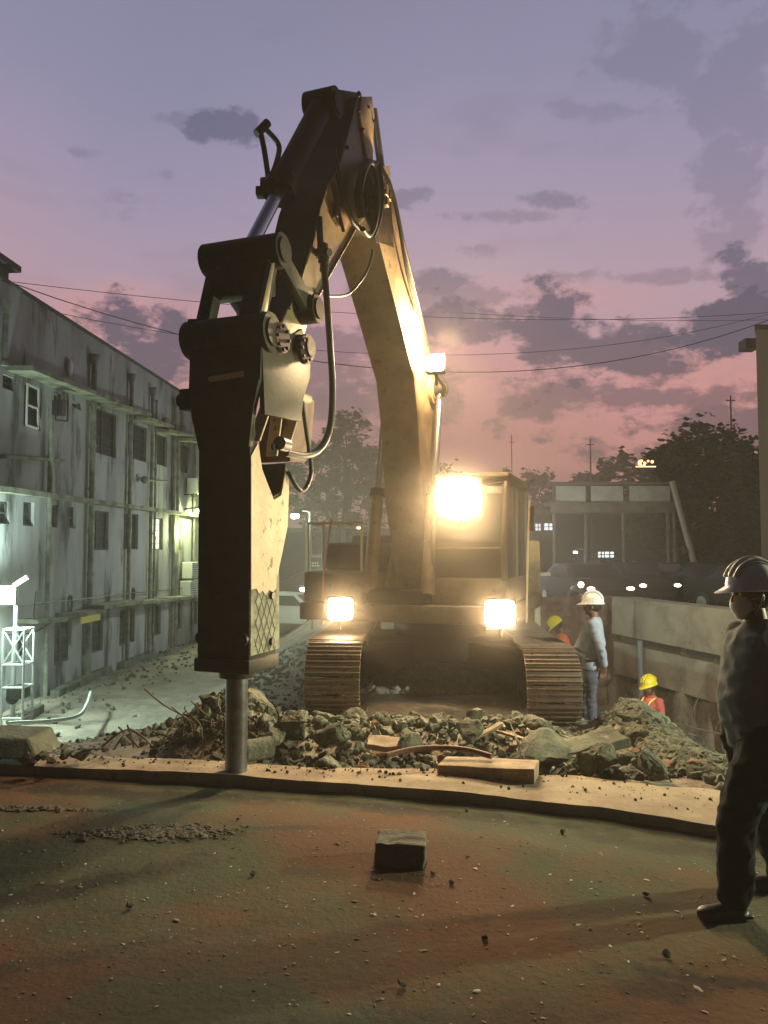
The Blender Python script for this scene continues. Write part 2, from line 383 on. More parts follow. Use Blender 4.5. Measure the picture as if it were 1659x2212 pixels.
grit = mud_patch(.2, 3.6, 3.4, 1.9, 1500, 11, 0, .002, .0065)
r_ = mud_patch(.4, 3.4, 3.0, 1.6, 150, 12, 0, .003, .008)
tag(link('pale_grit', r_, mat('pale_grit', (.5, .47, .4), .95)), 'few pale chips of stone scattered over the road', 'grit', kind='stuff')
tag(link('road_grit', grit, mat('grit', (.12, .10, .08), .95, var=(.35, .3, .24), vscale=3)), 'small stones and grit scattered over the road', 'grit', kind='stuff')

# raised slab strip
slabm = mat('dusty_concrete_slab', (.34, .275, .195), .92, var=(.22, .165, .115), vscale=2.2, vlo=.42, vhi=.62, var2=(.14, .10, .07), v2scale=13, v2=(.6, .7), bump=.5, bscale=22, bdist=.012)
bm = bmesh.new(); xs = axis([(-12, -3.5, .3), (-3.5, 3.5, .05), (3.5, 9, .3)]); rows = []
for x in xs:
    e = edge_y(x)+.05+.02*nrand((x, 0, 5), 1.3)+.018*nrand((x, 2, 5), 6); d = slab_d(x)
    zz = .036+.010*nrand((x, 3, 3), 1.5)
    prof = [(e+.03, -.14), (e+.004, zz-.02), (e+.010, zz)]+[(e+d*k/6, zz+.012*nrand((x, k*.3, 9), 3)) for k in range(1, 6)]+[(e+d+.05*nrand((x, 5, 5), 1.8), zz-.02), (e+d+.12, -.25)]
    rows.append([bm.verts.new((x, a, b)) for a, b in prof])
for a, b in zip(rows, rows[1:]):
    for k in range(len(a)-1): bm.faces.new((a[k], a[k+1], b[k+1], b[k]))
tag(link('pavement', fin_(bm), slabm, smooth=50), kind='structure')

# ================================================================== ROCKS
concm = mat('broken_concrete', (.185, .195, .155), .95, spec=.15, var=(.09, .095, .078), vscale=2.2, vlo=.4, vhi=.62, var2=(.28, .265, .22), v2scale=9, v2=(.6, .75), bump=.9, bscale=22, bdist=.02)
concd = mat('dirty_concrete', (.10, .09, .07), .95, var=(.05, .045, .036), vscale=5, bump=.9, bscale=22, bdist=.02)
concr = mat('reddish_rubble', (.28, .17, .12), .95, var=(.19, .12, .09), vscale=5, bump=.8, bscale=22, bdist=.02)
def rock_mesh(seed, sub=2, flat=.8):
    rnd = random.Random(seed); bm = bmesh.new()
    for _ in range(rnd.randint(12, 20)):
        v = Vector((rnd.gauss(0, 1), rnd.gauss(0, 1), rnd.gauss(0, 1))).normalized()
        bm.verts.new((v.x*rnd.uniform(.4, .55), v.y*rnd.uniform(.35, .5), v.z*rnd.uniform(.34, .5)*flat))
    r = bmesh.ops.convex_hull(bm, input=bm.verts)
    bmesh.ops.delete(bm, geom=[g_ for g_ in r['geom_interior'] if isinstance(g_, bmesh.types.BMVert)], context='VERTS')
    bmesh.ops.bevel(bm, geom=list(bm.edges), offset=.035, segments=1, affect='EDGES', profile=.5)
    bmesh.ops.triangulate(bm, faces=bm.faces)
    for _ in range(sub): bmesh.ops.subdivide_edges(bm, edges=bm.edges, cuts=1, use_grid_fill=True)
    for v in bm.verts:
        n = v.co.normalized(); p = v.co*3+Vector((seed*3.1, 0, 0))
        v.co += n*(.075*noise.noise(p)+.04*noise.noise(p*3.1)+.018*noise.noise(p*8))
    return fin_(bm, 'rock')
ROCKS = [rock_mesh(s, 2 if s < 6 else 2, random.Random(s).uniform(.6, .95)) for s in range(12)]
for m_ in ROCKS: m_.materials.append(concm)
ROCKS_R = [r.copy() for r in ROCKS[:5]]
for m_ in ROCKS_R: m_.materials[0] = concr
ROCKS_D = [r.copy() for r in ROCKS[5:10]]
for m_ in ROCKS_D: m_.materials[0] = concd
def rock(x, y, size, z=None, name='concrete_chunk', label=None, group=None, seed=0, sc=(1, 1, .85), pool=ROCKS, cat='rubble', sink=.28):
    rnd = random.Random(seed*7+int(x*1000)+int(y*77))
    o = bpy.data.objects.new(name, pool[rnd.randrange(len(pool))]); COL.objects.link(o)
    zz = zt(x, y) if z is None else z
    o.location = (x, y, zz+size*sc[2]*(.5-sink)); o.scale = (size*sc[0], size*sc[1], size*sc[2])
    o.rotation_euler = (rnd.uniform(-.5, .5), rnd.uniform(-.5, .5), rnd.uniform(0, 6.28))
    return tag(o, label, cat, group)
rnd = random.Random(42)
placed = []
def scatter(n, xr, yr, sz, label, group, pool, tries=40, dens=None, overlap=.42):
    for i in range(n):
        for _ in range(tries):
            x = rnd.uniform(*xr); y = rnd.uniform(*yr); s = sz[0]+(sz[1]-sz[0])*rnd.random()**2.2
            if dens and not dens(x, y): continue
            if y < edge_y(x)+slab_d(x)+.02+s*.3: continue
            if all((x-a)**2+(y-b)**2 > ((s+c)*overlap)**2 for a, b, c in placed): break
        else: continue
        placed.append((x, y, s))
        rock(x, y, s, label=label, group=group, seed=i, pool=pool, sc=(rnd.uniform(.8, 1.25), rnd.uniform(.8, 1.2), rnd.uniform(.6, .95)))
# special chunks first
specials = [((640, 1572), 6.55, .50, 'large rounded boulder of concrete just right of the chisel', (1.1, .9, .95)),
            ((585, 1598), 6.3, .34, 'upright grey boulder between the chisel and the large rounded boulder', (.9, .9, 1.2)),
            ((715, 1590), 6.35, .42, 'tall knobbly concrete lump right of the large rounded boulder', (.95, .85, 1.05)),
            ((1010, 1580), 6.4, .36, 'blocky concrete lump behind the curved red pipe', (1.1, .9, .9)),
            ((1180, 1628), 5.95, .62, 'long rounded slab of concrete behind the right end of the timber', (1.7, .8, .62)),
            ((1290, 1640), 5.75, .34, 'pale broken end block at the right of the long rounded slab', (1.1, .9, .9)),
            ((1400, 1650), 5.6, .30, 'rough boulder at the foot of the right hand rubble cone', (1.2, .9, .9)),
            ((560, 1515), 7.3, .40, 'dark sloping chunk beside the left crawler track', (1.3, .9, .8)),
            ((880, 1600), 6.2, .34, 'flat topped concrete lump in the middle of the rubble', (1.2, .9, .7))]
for (X, Y), d, s, lb, sc in specials:
    p = P(X, Y, d); placed.append((p.x, p.y, s))
    rock(p.x, p.y, s, label=lb, seed=int(X), sc=sc, z=p.z-s*sc[2]*.22, pool=ROCKS[:6])
scatter(105, (-1.5, 2.5), (5.5, 7.5), (.10, .38), 'grey broken concrete chunk in the rubble bank before the tracks', 'chunks in the rubble bank before the tracks', ROCKS)
scatter(28, (-1.2, 2.6), (5.7, 7.6), (.10, .24), 'reddish brown lump in the rubble bank before the tracks', 'reddish lumps in the rubble bank', ROCKS_R)
scatter(66, (2.35, 3.5), (4.9, 7.9), (.08, .26), 'grey lump on the rubble cone at the right', 'lumps on the right hand rubble cone', ROCKS)
palem = mat('pale_limestone', (.52, .49, .41), .95, spec=.15, var=(.38, .35, .29), vscale=4, bump=.8, bscale=20, bdist=.02)
ROCKS_P = [r.copy() for r in ROCKS[:6]]
for m_ in ROCKS_P: m_.materials[0] = palem
scatter(46, (-.15, 1.5), (10.2, 12.6), (.12, .30), 'pale stone in the heap under the machine between the tracks', 'pale stones under the machine', ROCKS_P)
scatter(14, (-2.2, -1.15), (6.3, 7.3), (.10, .25), 'dark lump in the small mound left of the chisel', 'lumps in the mound left of the chisel', ROCKS_D)
scatter(22, (3.6, 5.6), (8.2, 13), (.10, .40), 'pale rubble lying in the pit beside the concrete wall', 'rubble in the pit', ROCKS)
scatter(20, (-3.0, -1.0), (8.2, 14), (.10, .32), 'grey chunk on the bank left of the left crawler track', 'chunks left of the crawler track', ROCKS)
# row at the left edge on the slab
for X, Y, d, s, lb in [(60, 1632, 5.75, .20, 'dark lump below the pale block at the left edge'), (92, 1628, 5.78, .13, 'small lump second from the pale left block'),
                    (135, 1622, 5.85, .17, 'knobbly dark lump third in the row on the slab'), (178, 1625, 5.85, .16, 'rightmost dark lump of the row on the slab'), (110, 1640, 5.7, .09, 'smallest lump in the row on the slab')]:
    p = P(X, Y, d); rock(p.x, p.y, s, label=lb, z=p.z-s*.3, seed=int(X), pool=ROCKS_D, name='stone', cat='stone', sc=(1.1, 1, .8))
bm = bmesh.new()
a, b_, c_, d_ = P(-60, 1640, 5.85), P(84, 1642, 5.85), P(62, 1596, 5.95), P(-60, 1592, 5.95)
prism(bm, [a, b_, c_, d_], (.0, .42, .0), .02)
tag(link('concrete_block', modmesh(bm, [('SUBSURF', dict(subdivision_type='SIMPLE', levels=2, render_levels=2))]), concm), 'pale broken concrete block with a sloping side at the left edge of the slab', 'concrete block')

def stones(name, n, fn, sz, seed, m, label, cat='gravel', fine=False):
    r = random.Random(seed); vs = []; fs = []
    base = []
    for k in range(8):
        bb = bmesh.new()
        for _ in range(18): bb.verts.new(Vector((r.gauss(0, 1), r.gauss(0, 1), r.gauss(0, .8))).normalized()*r.uniform(.42, .52))
        q = bmesh.ops.convex_hull(bb, input=bb.verts); bb.verts.index_update(); bb.verts.ensure_lookup_table()
        base.append(([v.co.copy() for v in bb.verts], [[v.index for v in f.verts] for f in bb.faces])); bb.free()
    for _ in range(n):
        x, y, z = fn(r)
        if x is None: continue
        s = sz[0]+(sz[1]-sz[0])*r.random()**2.5; bv, bf = r.choice(base)
        R = Matrix.Rotation(r.uniform(0, 6), 3, 'Z') @ Matrix.Rotation(r.uniform(0, 6), 3, 'X'); o = len(vs)
        vs += [tuple(R @ v*s+Vector((x, y, z+s*.18))) for v in bv]; fs += [[i+o for i in f] for f in bf]
    me_ = bpy.data.meshes.new(name); me_.from_pydata(vs, [], fs); me_.update()
    return tag(link(name, me_, m), label, cat, kind='stuff')
def f1(r):
    x = r.uniform(-1.9, 3.0); y = r.uniform(5.6, 8.0)
    if y < edge_y(x)+slab_d(x)+.03: return None, 0, 0
    return x, y, zt(x, y)
stones('rubble_gravel', 4200, f1, (.015, .13), 1, concm, 'small broken stones filling the rubble bank before the tracks')
def f2(r):
    x = 2.38+abs(r.gauss(0, .5)); y = r.gauss(6.8, .75)
    if y < edge_y(x)+slab_d(x)+.03: return None, 0, 0
    return x, y, zt(x, y)
stones('rubble_cone_gravel', 6500, f2, (.02, .15), 2, concm, 'small broken stones covering the right hand rubble cone')
def f3(r):
    x = r.uniform(-.2, 1.6); y = r.uniform(10, 12.8); return x, y, zt(x, y)
stones('pale_gravel', 1800, f3, (.04, .16), 3, palem, 'pale stones heaped under the machine between its tracks')
def f4(r):
    x = r.uniform(-3.6, -.9); y = r.uniform(7.4, 16); return x, y, zt(x, y)
stones('bank_gravel', 2200, f4, (.02, .10), 4, concm, 'grey stones over the bank left of the crawler track')
def f5(r):
    x = r.uniform(2.4, 6); y = r.uniform(7.8, 17); return x, y, zt(x, y)
stones('pit_gravel', 2600, f5, (.02, .12), 5, concm, 'pale stones over the floor of the pit')
def f6(r):
    y = r.uniform(13, 30); x = -9.27+.062*y+abs(r.gauss(0, 1.1))+.1; return x, y, zt(x, y)
stones('yard_gravel', 800, f6, (.02, .14), 6, concm, 'stones and rubbish scattered along the foot of the long building')
def f7(r):
    x = r.uniform(-3.5, 2.5); y = edge_y(x)+r.uniform(.1, 1)**.5*slab_d(x); return x, y, .034
stones('slab_grit', 420, f7, (.008, .035), 7, concd, 'crumbs of concrete lying on the slab', 'grit')
def f8(r):
    x = r.gauss(-1.5, .3); y = r.gauss(6.75, .25); return x, y, zt(x, y)
stones('mound_gravel', 500, f8, (.02, .08), 8, concd, 'dark stones covering the mound left of the chisel')

def seen(p):                        # where a point shows in the photograph
    v = Vector(p)-Vector((0, 0, CAMZ)); zc = v.y*cos(PITCH)+v.z*sin(PITCH)
    return 829.5+FPX*v.x/zc, 1106-FPX*(-v.y*sin(PITCH)+v.z*cos(PITCH))/zc
ORD = 'first second third fourth fifth sixth seventh eighth ninth tenth eleventh twelfth thirteenth fourteenth fifteenth sixteenth seventeenth eighteenth nineteenth twentieth'.split()+['twenty-'+w for w in 'first second third fourth fifth sixth seventh eighth ninth'.split()]+['thirtieth']+['thirty-'+w for w in 'first second third fourth fifth sixth seventh eighth ninth'.split()]
def relabel(group, colour, noun, zones, rows, sizes):
    ks = {}
    for o in COL.objects:
        if o.get('group') != group: continue
        X, Y = seen(o.location); s = o.scale.x*o.scale.z/max(.01, o.scale.y)
        zone = next((w for lim, w in zones if X < lim), zones[-1][1]); row = next((w for lim, w in rows if Y < lim), rows[-1][1]); sz = next((w for lim, w in sizes if o.scale.x < lim), sizes[-1][1])
        ks.setdefault((sz, row, zone), []).append((X, o))
    for (sz, row, zone), l in ks.items():
        l.sort(key=lambda t: t[0])
        for i, (X, o) in enumerate(l):
            if len(l) == 1: o['label'] = f'{sz} {colour} {noun} {row}, {zone}'
            else: o['label'] = f"{'leftmost' if i == 0 else 'rightmost' if i == len(l)-1 else ORD[min(i, 38)]+' from left'} of the {sz} {colour} {noun}s {row}, {zone}"
BZ = [(560, 'beside the chisel'), (665, 'right of the chisel'), (780, 'below the left track'), (905, 'behind the red pipe'), (1030, 'behind the timber'), (1130, 'left of the right track'), (1240, 'below the right track'), (9999, 'near the standing man')]
BR = [(1570, 'at the back'), (1600, 'in the middle'), (1630, 'toward the front'), (9999, 'at the slab')]
BS = [(.15, 'small'), (.24, 'middling'), (9, 'large')]
relabel('chunks in the rubble bank before the tracks', 'grey', 'chunk', BZ, BR, BS)
relabel('reddish lumps in the rubble bank', 'reddish', 'lump', BZ, BR, BS)
relabel('lumps on the right hand rubble cone', 'grey', 'lump', [(1400, 'left side of the right heap'), (1460, 'middle of the right heap'), (1520, 'right side of the right heap'), (9999, 'by the masked man')], [(1560, 'high up'), (1610, 'midway'), (1640, 'low down'), (1670, 'near the foot'), (9999, 'at the foot')], [(.12, 'small'), (.18, 'middling'), (9, 'large')])
relabel('pale stones under the machine', 'pale', 'stone', [(850, 'near the left track'), (930, 'under the machine middle'), (9999, 'toward the right track')], [(1430, 'at the back'), (1460, 'in the middle'), (9999, 'at the front')], BS)
relabel('lumps in the mound left of the chisel', 'dark', 'lump', [(430, 'left side of the chisel mound'), (9999, 'right side of the chisel mound')], [(1560, 'high up'), (9999, 'low down')], [(.15, 'small'), (9, 'large')])
relabel('rubble in the pit', 'pale', 'lump', [(1400, 'left part of the pit'), (1480, 'middle of the pit'), (9999, 'right part of the pit')], [(1540, 'far back'), (9999, 'nearer')], [(.18, 'small'), (9, 'large')])
relabel('chunks left of the crawler track', 'grey', 'chunk', [(600, 'just right of the breaker'), (9999, 'left of the left track')], [(1450, 'far back'), (1500, 'midway'), (9999, 'nearer')], [(.18, 'small'), (9, 'large')])

# single clods on the road
for i, (X, Y, s) in enumerate([(976, 1912, .045), (1047, 2035, .04), (1442, 2075, .05), (870, 2138, .05), (1610, 1720, .0), (545, 1893, .045), (280, 1965, .05), (513, 1775, .03), (1010, 1742, .045), (1215, 1795, .05), (150, 1800, .04), (935, 1888, .035), (1395, 1940, .04)]):
    if s <= 0: continue
    p = PZ(X, Y, 0)
    rock(p.x, p.y, s, z=road_z(p.x, p.y), seed=i, pool=ROCKS_D, name='clod', cat='clod', label='small dark clod lying on the dusty road', group='clods on the road', sink=.15)

relabel('clods on the road', 'dark', 'clod', [(600, 'left on the road'), (1100, 'mid road by the block'), (9999, 'right on the road')], [(1850, 'far'), (2000, 'midway'), (9999, 'near')], [(9, 'small')])
# the hollow block in the middle of the road
bl = thing('concrete_block', PZ(868, 1880, 0), 'dark square concrete block standing alone in the middle of the road', 'concrete block')
blm = mat('dark_block', (.10, .095, .075), .92, var=(.06, .055, .045), vscale=9, bump=.8, bscale=40, bdist=.01)
bm = bmesh.new(); q = PZ(868, 1880, 0); R = Matrix.Rotation(radians(-6), 3, 'Z')
box(bm, (q.x, q.y+.12, .064), (.27, .22, .13), R, .008)
bmesh.ops.subdivide_edges(bm, edges=bm.edges, cuts=7, use_grid_fill=True)
for v in bm.verts: v.co += Vector((nrand(v.co, 16), nrand(v.co+Vector((3, 1, 2)), 16), nrand(v.co+Vector((5, 5, 2)), 16)))*.013
link('body', fin_(bm), blm, bl)

# timber, bent pipe, plates, core, rebar
woodm = mat('old_timber', (.34, .25, .16), .85, var=(.16, .11, .07), vscale=6, bump=.6, bscale=30, bdist=.008)
bm = bmesh.new(); a = P(957, 1652, 5.62); b_ = P(1166, 1662, 5.38); dr = (b_-a).normalized(); rot = dr.to_track_quat('X', 'Z').to_matrix()
box(bm, (a+b_)/2+Vector((0, .1, -.045)), ((b_-a).length, .26, .10), rot, .008)
bmesh.ops.subdivide_edges(bm, edges=bm.edges, cuts=3, use_grid_fill=True)
for v in bm.verts: v.co += Vector((nrand(v.co, 9), nrand(v.co+Vector((3, 1, 2)), 9), nrand(v.co+Vector((5, 5, 2)), 9)))*.01
tag(link('timber_baulk', fin_(bm), woodm), 'thick dark timber baulk with a pale top lying on the slab', 'timber')
bm = bmesh.new(); tube(bm, [P(835, 1632, 5.7), P(890, 1619, 5.78), P(950, 1615, 5.8), P(1010, 1620, 5.75), P(1062, 1634, 5.65)], .021, 10)
tag(link('bent_pipe', fin_(bm), mat('rusty_pipe', (.17, .075, .05), .7, var=(.10, .05, .035), vscale=8, bump=.4), smooth=40), 'rusty red bent pipe behind the timber baulk', 'pipe')
def plate(name, c, L, Wd, T, rz, rx, ry, m, label, cat='slab', bend=0):
    bm = bmesh.new(); R = Matrix.Rotation(rz, 3, 'Z') @ Matrix.Rotation(ry, 3, 'Y') @ Matrix.Rotation(rx, 3, 'X')
    box(bm, (0, 0, 0), (L, Wd, T), None, min(T*.2, .01)); bmesh.ops.subdivide_edges(bm, edges=bm.edges, cuts=4, use_grid_fill=True)
    for v in bm.verts:
        v.co += Vector((nrand(v.co+c, 6), nrand(v.co+c+Vector((3, 1, 2)), 6), nrand(v.co+c+Vector((5, 5, 2)), 6)))*min(.03, T*.35)
        v.co = R @ v.co+c
    return tag(link(name, fin_(bm), m), label, cat)
plate('concrete_slab', P(1270, 1608, 6.25), .62, .30, .07, .25, radians(8), radians(-9), concm, 'thin flat concrete slab tilted on the rubble right of the tracks')
plate('concrete_slab', P(832, 1606, 6.2), .30, .22, .05, -.1, radians(8), 0, slabm, 'small flat pale slab in the middle of the rubble')
plate('plank', P(1040, 1586, 6.5), .45, .06, .02, .5, 0, radians(-18), woodm, 'thin pale plank sticking out of the rubble', 'plank')
plate('plank', P(1115, 1592, 6.5), .35, .05, .02, -.4, 0, radians(12), woodm, 'short plank leaning on rubble left of the tilted slab', 'plank')
plate('plank', P(920, 1480, 12.4), .75, .05, .03, .1, 0, radians(-14), woodm, 'pale strip of wood across the stones under the machine', 'plank')
# concrete core right of the chisel
bm = bmesh.new(); c = P(552, 1622, 5.95); cyl(bm, c+Vector((-.09, -.02, 0)), c+Vector((.1, .12, .0)), .085, seg=28)
tag(link('concrete_core', fin_(bm), concm, smooth=40), 'round concrete core lying against the chisel', 'concrete core')
rebm = mat('rusty_rebar', (.13, .08, .055), .75, var=(.07, .05, .04), vscale=12)
def rods(name, paths, label, group=None, r=.008, m=None, cat='rebar'):
    bm = bmesh.new()
    for p in paths: tube(bm, p, r, 6, 5)
    return tag(link(name, fin_(bm), m or rebm, smooth=60), label, cat, group)
def D(d, *xy): return [P(x, y, d+.05*sin(x)) for x, y in xy]
rods('rebar_loop', [D(6.1, (222, 1612), (250, 1588), (277, 1576), (305, 1590), (330, 1612))], 'bent rusty bar arching over the yard at the far left tangle')
rods('rebar_stub', [D(6.05, (247, 1618), (262, 1595), (278, 1577)), ], 'short rusty bar leaning into the arched bar from its left')
rods('rebar_stub', [D(6.1, (275, 1566), (283, 1590), (290, 1615))], 'upright rusty bar crossing the arched bar')
rods('rebar_stub', [D(6.12, (256, 1570), (280, 1595), (300, 1615))], 'rusty bar running down right under the arched bar')
for lb, pts in [('long thin bar slanting down right toward the mound', [(312, 1488), (350, 1520), (393, 1545), (418, 1562), (420, 1580)]),
                ('bar rising from the mound with a hooked top', [(400, 1605), (397, 1570), (392, 1548), (404, 1535)]),
                ('bar reaching right from the mound up to the chisel', [(355, 1614), (400, 1590), (440, 1560), (470, 1545)]),
                ('straight bar lying low across the foot of the mound', [(328, 1580), (365, 1592), (405, 1602)]),
                ('short straight bar slanting above the mound', [(412, 1514), (440, 1540), (462, 1558)]),
                ('wavy bar standing at the left side of the chisel', [(474, 1500), (470, 1520), (476, 1535), (458, 1548), (456, 1570)]),
                ('bar curling up on the mound beside the chisel', [(420, 1604), (412, 1575), (432, 1555), (465, 1562), (478, 1552)])]:
    rods('rebar', [D(6.55, *pts)], lb+' left of the chisel', r=.007)
rq = random.Random(21)
for k, w in enumerate(('leftmost', 'second', 'third', 'fourth', 'fifth', 'rightmost')):
    X0 = 350+22*k; Y0 = 1606-rq.uniform(0, 22); dx_ = rq.uniform(-40, 60); dy_ = rq.uniform(30, 75)
    rods('rebar', [D(6.45, (X0, Y0), (X0+dx_*.4+8, Y0-dy_*.5), (X0+dx_, Y0-dy_*.85), (X0+dx_*1.2+rq.uniform(-10, 10), Y0-dy_))], f'{w} of the six thin twisted bars sticking out of the chisel mound', r=.005)
rods('rebar', [D(6.4, (1225, 1562), (1260, 1590), (1290, 1612))], 'thin bar lying across the rubble before the white helmeted man', r=.006)
rods('rebar', [D(6.5, (985, 1562), (1030, 1590), (1055, 1628))], 'thin bar crossing the rubble behind the bent pipe', r=.006)
rods('rebar', [D(10.5, (1495, 1542), (1508, 1506), (1524, 1474))], 'thin upright rod standing in the pit', r=.009)
rods('wire_loop', [D(10, (1542, 1590), (1552, 1560), (1575, 1545), (1590, 1550))], 'loop of thin wire sticking up at the right of the pit', r=.008, cat='wire')
rods('wire', [D(9.5, (1480, 1566), (1530, 1580), (1590, 1590))], 'thin wire lying over the rubble in the pit', r=.008, cat='wire')
rods('white_conduit', [[P(18, 1562, 13.5), P(120, 1556, 13.7), P(170, 1545, 14), P(188, 1520, 15), P(196, 1495, 16)]], 'pale conduit curling over the ground at the foot of the long building', r=.035, m=mat('pale_conduit', (.5, .52, .5), .6), cat='conduit')
# concrete kerb pieces along the building foot
for i, (X0, Y0, X1, Y1, lb) in enumerate([(118, 1500, 160, 1478, 'near one of the kerb lengths along the building foot'), (262, 1438, 325, 1412, 'far kerb length along the building foot'), (60, 1545, 85, 1530, 'short kerb stub by the lattice tower'), (165, 1476, 235, 1446, 'middle one of the kerb lengths along the building foot')]):
    def gh(X, Y):
        return PZ(X, Y, -1.72)
    a = gh(X0, Y0); b_ = gh(X1, Y1); dv = b_-a; R = dv.to_track_quat('X', 'Z').to_matrix(); bm = bmesh.new()
    box(bm, (a+b_)/2, (dv.length, .22, .2), R, .02); tag(link('kerb_stone', fin_(bm), concm), lb, 'kerb stone')

# ================================================================== LONG BUILDING ON THE LEFT
def wh(X, Y):                      # the spot of the facade seen there: (distance along it, height)
    r = ray(X, Y); t = -9.27/(r.x-.062*r.y); return (r.y*t, CAMZ+r.z*t)
def WL(t, z, out=0): return Vector((-9.27+.062*t+out, t-.062*out, z))
wallm = mat('stained_plaster', (.42, .41, .42), .9, var=(.27, .26, .265), vscale=.9, vlo=.42, vhi=.62, var2=(.06, .058, .052), v2scale=1.3, v2=(.53, .64), bump=.3, bscale=9, bdist=.02, streak=True)
ledgem = mat('mossy_ledge', (.27, .27, .20), .92, var=(.09, .09, .07), vscale=2.2, bump=.4, bscale=10)
pipem = mat('old_downpipe', (.24, .235, .2), .7, var=(.10, .095, .08), vscale=3)
winm = mat('window_dark', (.018, .018, .018), .6, var=(.045, .042, .038), vscale=5, spec=.3)
framem = mat('white_window_frame', (.62, .62, .58), .6)
GZ = -1.95; TOP = 7.55
bd = thing('long_building', WL(24, GZ), 'long three storey stained plaster building with small dark windows along the left', 'building')
def c2(x, y): return wh(x*.29762, 548.6+y*.29762)
def c3(x, y): return wh(x*.29762, 1042.4+y*.29762)
def rect(f, x0, y0, x1, y1):
    a = f(x0, (y0*1.0)); b = f(x1, y1); m0 = f((x0+x1)/2, y0)[1]; m1 = f((x0+x1)/2, y1)[1]
    return [a[0], b[0], m1, m0]
ops = [('u', rect(c2, 20, 885, 100, 985)), ('c', rect(c2, 178, 960, 295, 1270)), ('v', rect(c2, 392, 1010, 442, 1110)), ('v', rect(c2, 525, 1070, 590, 1125)),
       ('w', rect(c2, 675, 1135, 840, 1460)), ('w', rect(c2, 930, 1235, 1062, 1495)), ('w', rect(c2, 1125, 1310, 1212, 1535)), ('w', rect(c2, 1280, 1380, 1375, 1585)),
       ('u', rect(c3, 0, 135, 72, 300)), ('u', rect(c3, 170, 140, 245, 315)), ('u', rect(c3, 355, 160, 415, 325)), ('u', rect(c3, 490, 175, 550, 332)),
       ('w', rect(c3, 660, 205, 785, 490)), ('w', rect(c3, 900, 225, 1000, 485)), ('l', rect(c3, 1095, 255, 1180, 488)), ('w', rect(c3, 1265, 285, 1310, 488)),
       ('w', rect(c3, 135, 1075, 200, 1260)), ('w', rect(c3, 398, 1000, 515, 1305)), ('w', rect(c3, 598, 935, 745, 1240)), ('w', rect(c3, 870, 915, 975, 1170)),
       ('w', rect(c3, 1070, 895, 1165, 1115)), ('w', rect(c3, 1240, 875, 1320, 1070)), ('w', rect(c3, 1385, 860, 1440, 1030))]
for t0 in (30.6, 33.2):
    for z0, z1 in ((-1.2, .2), (1.5, 2.8), (4.3, 5.7)): ops.append(('w', [t0, t0+1.1, z0, z1]))
T0, T1 = 9.0, 37.0
ts = sorted({T0, T1, *[o[1][0] for o in ops], *[o[1][1] for o in ops]}); zs = sorted({GZ, TOP, *[o[1][2] for o in ops], *[o[1][3] for o in ops]})
bm = bmesh.new(); vc = {}
def vv(t, z, o=0):
    k = (round(t, 4), round(z, 4), o)
    if k not in vc: vc[k] = bm.verts.new(WL(t, z, o))
    return vc[k]
for a, b_ in zip(ts, ts[1:]):
    for c, d in zip(zs, zs[1:]):
        if b_-a < 1e-4 or d-c < 1e-4: continue
        mt, mz = (a+b_)/2, (c+d)/2
        if any(o[0] < mt < o[1] and o[2] < mz < o[3] for _, o in ops): continue
        bm.faces.new((vv(a, c), vv(b_, c), vv(b_, d), vv(a, d)))
for _, (a, b_, c, d) in ops:
    for p, q in (((a, c), (b_, c)), ((b_, c), (b_, d)), ((b_, d), (a, d)), ((a, d), (a, c))):
        f = bm.faces.new((vv(*p), vv(*q), vv(*q, -.13), vv(*p, -.13)))
# back, ends and roof of the block
o_ = -9
for q in (((T0, GZ), (T0, TOP)), ((T1, GZ), (T1, TOP))):
    bm.faces.new([bm.verts.new(WL(q[0][0], q[0][1])), bm.verts.new(WL(q[1][0], q[1][1])), bm.verts.new(WL(q[1][0], q[1][1], o_)), bm.verts.new(WL(q[0][0], q[0][1], o_))])
bm.faces.new([bm.verts.new(WL(a, TOP, b)) for a, b in ((T0, 0), (T1, 0), (T1, o_), (T0, o_))])
bm.faces.new([bm.verts.new(WL(a, b, o_)) for a, b in ((T0, GZ), (T1, GZ), (T1, TOP), (T0, TOP))])
link('wall', fin_(bm), wallm, bd)
def wbox(bm, t0, t1, z0, z1, o0, o1, bev=0):
    c = WL((t0+t1)/2, (z0+z1)/2, (o0+o1)/2); box(bm, c, (abs(o1-o0), abs(t1-t0), abs(z1-z0)), Matrix.Rotation(-math.atan(.062), 3, 'Z'), bev)
for i, (k, (a, b_, c, d)) in enumerate(ops):
    bm = bmesh.new(); wbox(bm, a-.02, b_+.02, c-.02, d+.02, -.17, -.125)
    w_ = link('window', fin_(bm), {'l': winwarm}.get(k, winm), bd)
    bm = bmesh.new(); fr = .045
    wbox(bm, a, a+fr, c, d, -.12, -.08); wbox(bm, b_-fr, b_, c, d, -.12, -.08); wbox(bm, a+fr, b_-fr, c, c+fr, -.12, -.08); wbox(bm, a+fr, b_-fr, d-fr, d, -.12, -.08)
    if k in 'wl':
        wbox(bm, (a+b_)/2-.03, (a+b_)/2+.03, c+fr, d-fr, -.12, -.085)
        for j in range(1, 5): wbox(bm, a+fr, b_-fr, c+(d-c)*j/5-.012, c+(d-c)*j/5+.012, -.115, -.09)
    elif k in 'u': wbox(bm, a+fr, b_-fr, (c+d)/2-.02, (c+d)/2+.02, -.12, -.085)
    link('frame', fin_(bm), {'v': framem, 'l': pipem}.get(k, mat('dark_frame', (.05, .05, .045), .7)), w_)
